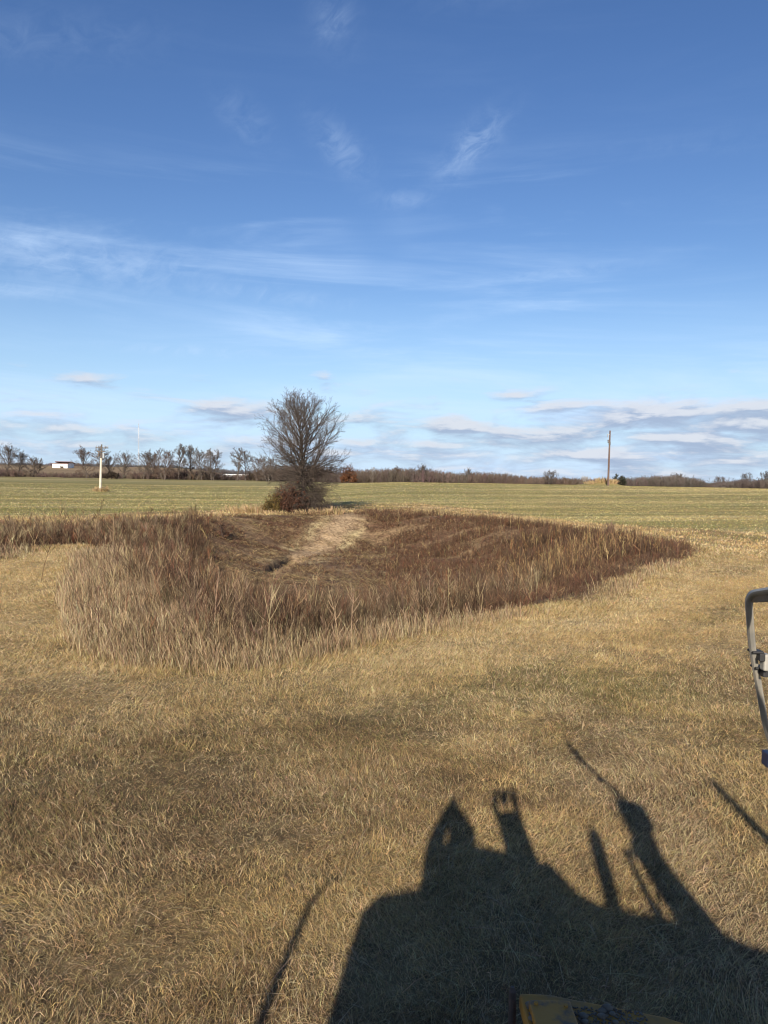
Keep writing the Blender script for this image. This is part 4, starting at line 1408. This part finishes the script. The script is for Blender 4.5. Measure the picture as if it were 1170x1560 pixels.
def pale_pole():
    D = 130.0
    pb, pm, pt = ray_at(152.6, 749, D), ray_at(154.2, 698, D), ray_at(154.9, 677, D)
    z0 = zat(pb[0], pb[1]) - 0.4
    root = empty('utility_pole', (pb[0], pb[1], z0))
    tag(root, 'pale utility pole with a dark top in the left field', 'utility pole')
    L = lambda p: (p[0] - pb[0], p[1] - pb[1], p[2] - z0)
    m, t = L(pm), L(pt)
    solid('lower_pole', M_PALEWOOD, root, tubes_=[((0, 0, 0), m, 0.20, 0.165)])  # paler lower length, darker grey above it
    solid('upper_pole', M_GREYWOOD, root, tubes_=[(m, t, 0.15, 0.11)])
    z = t[2]
    solid('crossarm', M_GREYWOOD, root, [((t[0], 0.22, z - 0.55), (2.0, 0.12, 0.14))])
    solid('crossarm', M_GREYWOOD, root, [((t[0], -0.22, z - 1.15), (1.3, 0.12, 0.14))])
    for x in (-0.9, -0.45, 0.45, 0.9):
        solid('insulator', M_GALV, root, tubes_=[((t[0] + x, 0.22, z - 0.47), (t[0] + x, 0.22, z - 0.2), 0.07, 0.05)])
    solid('transformer', M_GALV, root, tubes_=[((t[0] + 0.38, -0.1, z - 2.2), (t[0] + 0.38, -0.1, z - 1.35), 0.24, 0.24)])
    solid('cutout', M_GREYWOOD, root, [((t[0] - 0.42, -0.1, z - 1.75), (0.22, 0.2, 0.55))])
    solid('cutout', M_GREYWOOD, root, [((t[0] - 0.30, -0.3, z - 1.45), (0.2, 0.15, 0.4))])


def brown_pole():
    D = 165.0
    pb, pt = ray_at(926.2, 744, D), ray_at(929.4, 656, D)
    z0 = zat(pb[0], pb[1]) - 0.3
    root = empty('utility_pole', (pb[0], pb[1], z0))
    tag(root, 'tall brown wooden utility pole on a mound at the crest of the right field', 'utility pole')
    t = (pt[0] - pb[0], pt[1] - pb[1], pt[2] - z0)
    f = lambda q: (t[0] * q, t[1] * q, t[2] * q)
    solid('pole', M_BROWNWOOD, root, tubes_=[((0, 0, 0), t, 0.22, 0.15)])
    a = f(0.93)
    solid('bracket', M_GALV, root, [((a[0] - 0.28, a[1] - 0.05, a[2]), (0.5, 0.1, 0.12))])
    solid('insulator', M_GALV, root, tubes_=[((a[0] - 0.5, a[1], a[2] - 0.55), (a[0] - 0.5, a[1], a[2] + 0.05), 0.06, 0.08)])
    a = f(0.83)
    solid('bracket', M_GREYWOOD, root, [((a[0] - 0.24, a[1] - 0.05, a[2]), (0.46, 0.14, 0.16))])
    solid('cutout', M_GREYWOOD, root, [((a[0] - 0.34, a[1] - 0.05, a[2] - 0.32), (0.16, 0.16, 0.45))])
    a = f(0.775)
    solid('band', M_GREYWOOD, root, tubes_=[((a[0], a[1], a[2] - 0.35), (a[0], a[1], a[2] + 0.35), 0.21, 0.21)])


shed()
barn()
mast()
pale_pole()
brown_pole()


# ------------------------------------------------------------------ the machine the picture is taken from
M_YELLOW = plain_material('worn_yellow_paint', (0.42, 0.19, 0.018), 0.6, 0, (0.11, 0.075, 0.045), 7.5, 0.46, 0.62, 0.4)
M_DIRTY = plain_material('dust_caked_paint', (0.42, 0.195, 0.024), 0.75, 0, (0.20, 0.125, 0.05), 5.0, 0.44, 0.66, 0.6)
M_TUBE = plain_material('worn_grey_steel', (0.33, 0.31, 0.27), 0.55, 0.2, (0.42, 0.38, 0.31), 14, 0.4, 0.65, 0.1)
M_RUST = plain_material('rusty_dark_steel', (0.08, 0.062, 0.052), 0.8, 0.3, (0.13, 0.09, 0.07), 20)
M_BAR_SHADE = plain_material('shaded_bar_brown', (0.22, 0.16, 0.10), 0.7, 0, (0.16, 0.115, 0.07), 12)
M_BLACK = plain_material('black_rubber', (0.022, 0.021, 0.021), 0.6)
M_BLUE = plain_material('dark_blue_plastic', (0.02, 0.03, 0.07), 0.4)
M_CLOD = plain_material('crumbled_soil', (0.17, 0.135, 0.095), 0.95, 0, (0.10, 0.075, 0.052), 18, bump=0.5)


def bent_bar(name, mat, parent, pts, wx, wy, side, closed=False):
    """flat bar of section wx (in the plane of its bend) by wy (along side), swept along pts"""
    P = np.array(pts, float)
    n = len(P)
    side = norm(np.array(side, float))
    T_ = np.gradient(P, axis=0)
    T_ = norm(T_ - side * (T_ @ side)[:, None])
    N = np.cross(side, T_)
    V = []
    b = 0.28
    prof = [(-.5, -.5 + b * wx / wy), (-.5 + b, -.5), (.5 - b, -.5), (.5, -.5 + b * wx / wy), (.5, .5 - b * wx / wy), (.5 - b, .5), (-.5 + b, .5), (-.5, .5 - b * wx / wy)]
    k = len(prof)
    for i in range(n):
        for (a, c) in prof:
            V.append(P[i] + N[i] * a * wx + side * c * wy)
    F = [[i * k + j, i * k + (j + 1) % k, (i + 1) * k + (j + 1) % k, (i + 1) * k + j] for i in range(n - 1) for j in range(k)]
    F += [list(range(k))[::-1], [(n - 1) * k + j for j in range(k)]]
    me = bpy.data.meshes.new(name)
    me.from_pydata([tuple(v) for v in V], [], F)
    me.materials.append(mat)
    o = bpy.data.objects.new(name, me)
    COL.objects.link(o)
    o.parent = parent
    return o


def round_corners(P, r, seg=8):
    P = [np.array(p, float) for p in P]
    out = [P[0]]
    for a, b, c in zip(P[:-2], P[1:-1], P[2:]):
        d0, d1 = norm(a - b), norm(c - b)
        s, e = b + d0 * r, b + d1 * r
        for i in range(seg + 1):
            t = i / seg
            out.append((1 - t) ** 2 * s + 2 * t * (1 - t) * b + t * t * e)
    out.append(P[-1])
    # even out long straights so the sweep keeps its shape
    res = [out[0]]
    for p in out[1:]:
        m = max(1, int(np.linalg.norm(p - res[-1]) / 0.05))
        q = res[-1]
        for i in range(1, m + 1):
            res.append(q + (p - q) * i / m)
    return res


def machine():
    root = empty('bulldozer', (0.3, -1.0, 0.0))
    tag(root, 'yellow machine at the lower edge, dirt caked cover plate and grey grab rail showing', 'bulldozer')
    W = root.matrix_world
    off = np.array([0.3, -1.0, 0.0])

    def S(*a, **k):
        o = solid(*a, **k)
        o.location = tuple(-off)
        if a[0] in ('cab_back', 'shadow_peak_plate', 'exhaust_stack', 'mirror', 'mirror_arm', 'side_rail'):
            o.data.transform(Matrix.Diagonal((1, 1, 1.015, 1)))
        return o

    # ---- seen: the cover plate in front with its upright corner bar
    y0, z0 = 2.62, 1.145
    prof = [(0.515, y0 + 0.035), (0.62, y0 + 0.03), (1.00, y0 - 0.075), (1.22, y0 - 0.19), (1.46, y0 - 0.36), (1.46, 0.75), (0.515, 0.75)]
    V = [(x, y, z0 + 0.012) for x, y in prof] + [(x, y, z0 - 0.05) for x, y in prof]
    k = len(prof)
    F = [list(range(k))[::-1], list(range(k, 2 * k))] + [[i, (i + 1) % k, k + (i + 1) % k, k + i] for i in range(k)]
    me = bpy.data.meshes.new('cover_plate')
    me.from_pydata(V, [], F)
    me.materials.append(M_DIRTY)
    o = bpy.data.objects.new('cover_plate', me)
    COL.objects.link(o)
    o.parent = root
    o.location = tuple(-off)
    md = o.modifiers.new('bevel', 'BEVEL')
    md.width = 0.012
    md.segments = 3
    S('nose', M_YELLOW, root, [((0.97, 1.55, 0.80), (0.84, 1.55, 0.62))], 0.05)
    S('step_plate', M_YELLOW, root, [((0.605, 2.50, z0 + 0.03), (0.145, 0.14, 0.03))], 0.006)
    for bx, by in ((0.555, 2.548), (0.655, 2.538)):
        S('bolt', M_DIRTY, root, tubes_=[((bx, by, z0 + 0.044), (bx, by, z0 + 0.051), 0.008, 0.007)])
    S('corner_bar', M_RUST, root, tubes_=[((0.488, 2.60, 0.55), (0.486, 2.625, z0 + 0.035), 0.015, 0.013), ((0.486, 2.625, z0 + 0.035), (0.486, 2.627, z0 + 0.05), 0.013, 0.007)])

    # ---- seen: the grab rail loop at the right
    D = 2.7
    pts = [ray_at(u, v, dd) for u, v, dd in ((1330, 878, 1.85), (1218, 893, 2.20), (1139.5, 905, 2.52), (1145.5, 985, 2.70), (1167, 1110, 2.98), (1196, 1190, 3.25), (1240, 1400, 3.45))]
    pts = [np.array((1.40, 0.85, 1.0)), np.array((1.32, 0.85, 2.58))] + pts + [np.array((1.52, 2.62, 0.98)), np.array((1.34, 2.18, 0.88))]
    pts = [p - off for p in pts]
    rail = bent_bar('grab_rail', M_TUBE, root, round_corners(pts, 0.065), 0.020, 0.036, (0.35, 1.0, 0.12))
    g0 = ray_at(1146, 909, 2.50) - off  # added plate; its brown stands for the bar's shaded inner face
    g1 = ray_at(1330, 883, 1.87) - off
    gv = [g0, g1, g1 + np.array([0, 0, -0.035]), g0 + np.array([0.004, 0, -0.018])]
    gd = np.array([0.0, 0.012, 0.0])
    gm = bpy.data.meshes.new('bar_shade_strip')
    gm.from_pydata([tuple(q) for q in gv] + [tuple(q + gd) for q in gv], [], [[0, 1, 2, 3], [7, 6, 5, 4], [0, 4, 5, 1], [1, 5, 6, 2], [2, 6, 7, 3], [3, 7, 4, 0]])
    gm.materials.append(M_BAR_SHADE)
    go = bpy.data.objects.new('bar_shade_strip', gm)
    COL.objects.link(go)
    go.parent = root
    for (u, v, dd, s) in ((1151, 992, 0.01, 1.2), (1156, 1016, 0.06, 1.3)):
        p = ray_at(u, v, D + dd) - off
        q = ray_at(u + 4.5, v + 6, D + dd) - off
        o = solid('clamp', M_BLACK, root, [(p, (0.030 * s, 0.044, 0.008)), (q + np.array([0.003, 0, -0.003]), (0.018, 0.046, 0.026))], 0.003)
    p = ray_at(1160, 1007, D + 0.03) - off
    solid('bracket', M_TUBE, root, [(p + np.array([0.006, -0.012, 0.0]), (0.022, 0.032, 0.055))], 0.006)
    p = ray_at(1174, 1156, D + 0.42) - off
    solid('reflector', M_BLUE, root, [(p, (0.045, 0.05, 0.055))], 0.005)

    # ---- behind the camera: what throws the big shadow
    S('track', M_BLACK, root, prisms=[([(-1.12, 0.02), (-0.62, 0.02), (-0.62, 0.9), (-1.12, 0.9)], -3.6, 1.2)], bevel=0.18)
    S('track', M_BLACK, root, prisms=[([(1.10, 0.02), (1.62, 0.02), (1.62, 0.9), (1.10, 0.9)], -3.6, 1.2)], bevel=0.18)
    S('chassis', M_YELLOW, root, [((0.24, -1.2, 0.75), (1.66, 4.2, 0.7))], 0.05)
    body = [(-1.06, 0.95), (1.72, 0.95), (1.72, 2.31), (1.50, 2.36), (1.28, 2.44), (0.90, 2.50), (0.56, 2.55), (0.42, 2.61), (0.28, 2.74), (0.10, 2.82),
            (-0.02, 2.84), (-0.30, 2.88), (-0.42, 2.90), (-0.70, 2.90), (-0.765, 2.80), (-0.74, 2.62), (-0.88, 2.60), (-1.02, 2.58), (-1.10, 2.49), (-1.10, 2.30)]
    S('cab_back', M_YELLOW, root, prisms=[(body, -1.10, -0.95)])
    S('shadow_peak_plate', M_BLACK, root, prisms=[([(-0.775, 2.86), (-0.645, 2.86), (-0.635, 3.02), (-0.62, 3.04), (-0.605, 3.02), (-0.60, 2.86), (-0.36, 2.86), (-0.38, 3.02), (-0.52, 3.17), (-0.61, 3.31), (-0.69, 3.16), (-0.75, 3.00)], -1.06, -0.98)])  # unseen plate, outline shaped to cast the peaked shadow
    S('exhaust_stack', M_RUST, root, tubes_=[((0.64, -1.03, 1.6), (0.64, -1.03, 2.75), 0.055, 0.06), ((0.64, -1.03, 2.75), (0.625, -1.03, 2.99), 0.06, 0.06), ((0.625, -1.03, 2.99), (0.625, -1.03, 3.05), 0.06, 0.035)])
    S('mirror', M_BLACK, root, prisms=[([(0.90, 3.28), (1.02, 3.29), (1.16, 3.24), (1.17, 3.10), (1.10, 2.97), (0.93, 3.02)], -1.06, -0.98)])
    S('mirror_arm', M_BLACK, root, prisms=[([(0.95, 3.04), (1.12, 3.00), (1.14, 2.84), (1.27, 2.58), (1.36, 2.40), (1.06, 2.45), (0.99, 2.66), (0.94, 2.80), (0.90, 2.93)], -1.05, -0.99)])
    S('mirror_arm', M_BLACK, root, tubes_=[((0.85, -1.02, 2.90), (0.94, -1.02, 2.50), 0.025, 0.03), ((0.85, -1.02, 2.90), (0.98, -1.02, 2.86), 0.022, 0.022)])
    S('side_rail', M_TUBE, root, tubes_=[((1.95, -1.0, 3.5), (2.11, -1.0, 2.99), 0.040, 0.055), ((2.11, -1.0, 2.99), (2.25, -1.0, 2.4), 0.055, 0.055), ((2.25, -1.0, 2.4), (1.68, -1.0, 1.6), 0.055, 0.055)])
    lp = [(-1.34, 2.72), (-1.38, 2.70), (-1.43, 2.65), (-1.49, 2.55), (-1.48, 2.30), (-1.455, 2.05), (-1.40, 1.5), (-1.05, 1.2)]
    rr = [0.008, 0.010, 0.013, 0.022, 0.030, 0.030, 0.04, 0.04]
    S('side_rail', M_TUBE, root, tubes_=[((a[0], -1.0, a[1]), (b[0], -1.0, b[1]), r0, r1) for a, b, r0, r1 in zip(lp[:-1], lp[1:], rr[:-1], rr[1:])])
    S('seat', M_BLACK, root, [((0.10, -0.76, 1.55), (0.5, 0.30, 0.12)), ((0.10, -0.90, 1.85), (0.5, 0.08, 0.5))], 0.03)

    # dirt lying on the plate
    g = np.random.default_rng(3)
    st = Stack()
    for i in range(700):
        big = i < 16
        x = 0.53 + (0.40 if not big else 0.30) * g.random() ** 1.3
        y = y0 - 0.015 - 0.10 * (x - 0.52) * 1.0 - 0.10 * g.random()
        r = (0.008 + 0.010 * g.random()) if big else 0.0015 + 0.0035 * g.random()
        th = np.linspace(0, 2 * math.pi, 7)[:-1]
        V, ring = [], []
        for (zz, q) in ((-0.5, 0.8), (0.15, 1.0), (0.65, 0.6)):
            for a in th:
                j = 0.75 + 0.5 * g.random()
                V.append((x + math.cos(a) * r * q * j * 1.2, y + math.sin(a) * r * q * j, z0 + 0.012 + r * (zz + 0.5) * 0.8))
        V.append((x, y, z0 + 0.012 + r * 0.95))
        V.append((x, y, z0 + 0.012 - r * 0.05))
        V = np.array(V)
        Q = np.array([[L * 6 + j, L * 6 + (j + 1) % 6, L * 6 + 6 + (j + 1) % 6, L * 6 + 6 + j] for L in (0, 1) for j in range(6)])
        top = np.array([[12 + j, 12 + (j + 1) % 6, 18, 18] for j in range(6)])
        n0 = st.n
        st.add(V, Q, np.zeros(3))
        st.F.append(top[:, :3] + n0)
    V, F, C = st.arrays()
    o = mesh_np('dirt', V, F, M_CLOD)
    tag(o, 'crumbled dry soil lying on the yellow cover plate', 'dirt', kind='stuff')


machine()


# ------------------------------------------------------------------ the photographer (only the shadow falls into the picture)
def photographer():
    M_SKIN = plain_material('skin', (0.55, 0.36, 0.27), 0.6, 0, (0.50, 0.31, 0.23), 12)
    M_COAT = plain_material('dark_work_coat', (0.05, 0.055, 0.07), 0.9, 0, (0.035, 0.04, 0.05), 9)
    J = []
    E_ = []

    def v(p, r):
        J.append((p, r))
        return len(J) - 1

    def chain(a, items):
        for p, r in items:
            b = v(p, r)
            E_.append((a, b))
            a = b
        return a

    pel = v((0.10, -0.52, 2.02), 0.15)
    chest = chain(pel, [((0.10, -0.51, 2.20), 0.145), ((0.10, -0.48, 2.44), 0.16)])
    neck = chain(chest, [((0.09, -0.45, 2.62), 0.085), ((0.06, -0.42, 2.72), 0.058)])
    chain(neck, [((0.02, -0.39, 2.83), 0.088), ((0.00, -0.38, 2.91), 0.095), ((-0.01, -0.38, 2.96), 0.075)])
    for s, hx in ((1, 0.085), (-1, -0.035)):
        sh = chain(chest, [((0.10 + s * 0.23, -0.48, 2.58), 0.072)])
        wr = chain(sh, [((0.10 + s * 0.20, -0.36, 2.42), 0.055), ((0.17 + s * 0.08, -0.24, 2.46), 0.048), ((hx + 0.035 + s * 0.02, -0.10, 2.78), 0.036), ((hx + s * 0.045, -0.070, 2.87), 0.028)])
        hand = chain(wr, [((hx + s * 0.03, -0.050, 2.925), 0.036), ((hx + s * 0.024, -0.044, 2.965), 0.030)])
        for k, ln in enumerate((0.060, 0.066, 0.060, 0.048)):
            zz = 2.925 + 0.028 * k
            chain(hand, [((hx + s * 0.022, -0.020, zz), 0.012), ((hx + s * 0.004, -0.006, zz + 0.005), 0.0095), ((hx - s * (ln - 0.045), -0.006, zz + 0.010), 0.008)])
        chain(hand, [((hx + s * 0.026, -0.060, 3.01), 0.016), ((hx + s * 0.024, -0.055, 3.065), 0.014)])
    for s in (-1, 1):
        chain(pel, [((0.10 + s * 0.10, -0.50, 1.92), 0.105), ((0.10 + s * 0.12, -0.47, 1.62), 0.08), ((0.10 + s * 0.12, -0.46, 1.52), 0.066), ((0.10 + s * 0.12, -0.50, 1.20), 0.052),
                    ((0.10 + s * 0.12, -0.46, 1.14), 0.045), ((0.10 + s * 0.13, -0.34, 1.125), 0.036)])
    me = bpy.data.meshes.new('person')
    me.from_pydata([p for p, r in J], E_, [])
    o = bpy.data.objects.new('person', me)
    COL.objects.link(o)
    me.materials.append(M_COAT)
    sk = o.modifiers.new('skin', 'SKIN')
    lay = me.skin_vertices[0] if me.skin_vertices else None
    if lay is None:
        bpy.context.view_layer.objects.active = o
        bpy.ops.mesh.customdata_skin_add()
        lay = me.skin_vertices[0]
    for i, (p, r) in enumerate(J):
        lay.data[i].radius = (r, r)
        lay.data[i].use_root = i == 0
    sub = o.modifiers.new('subdivision', 'SUBSURF')
    sub.levels = sub.render_levels = 1
    tag(o, 'standing person in a dark coat holding up a phone, casting the head and hands shadow', 'person')
    ph = solid('phone', M_BLACK, None, [((0.022, -0.026, 2.945), (0.075, 0.009, 0.15))], 0.003)
    tag(ph, 'dark phone held up in both hands above the shadow of the head', 'phone')


photographer()
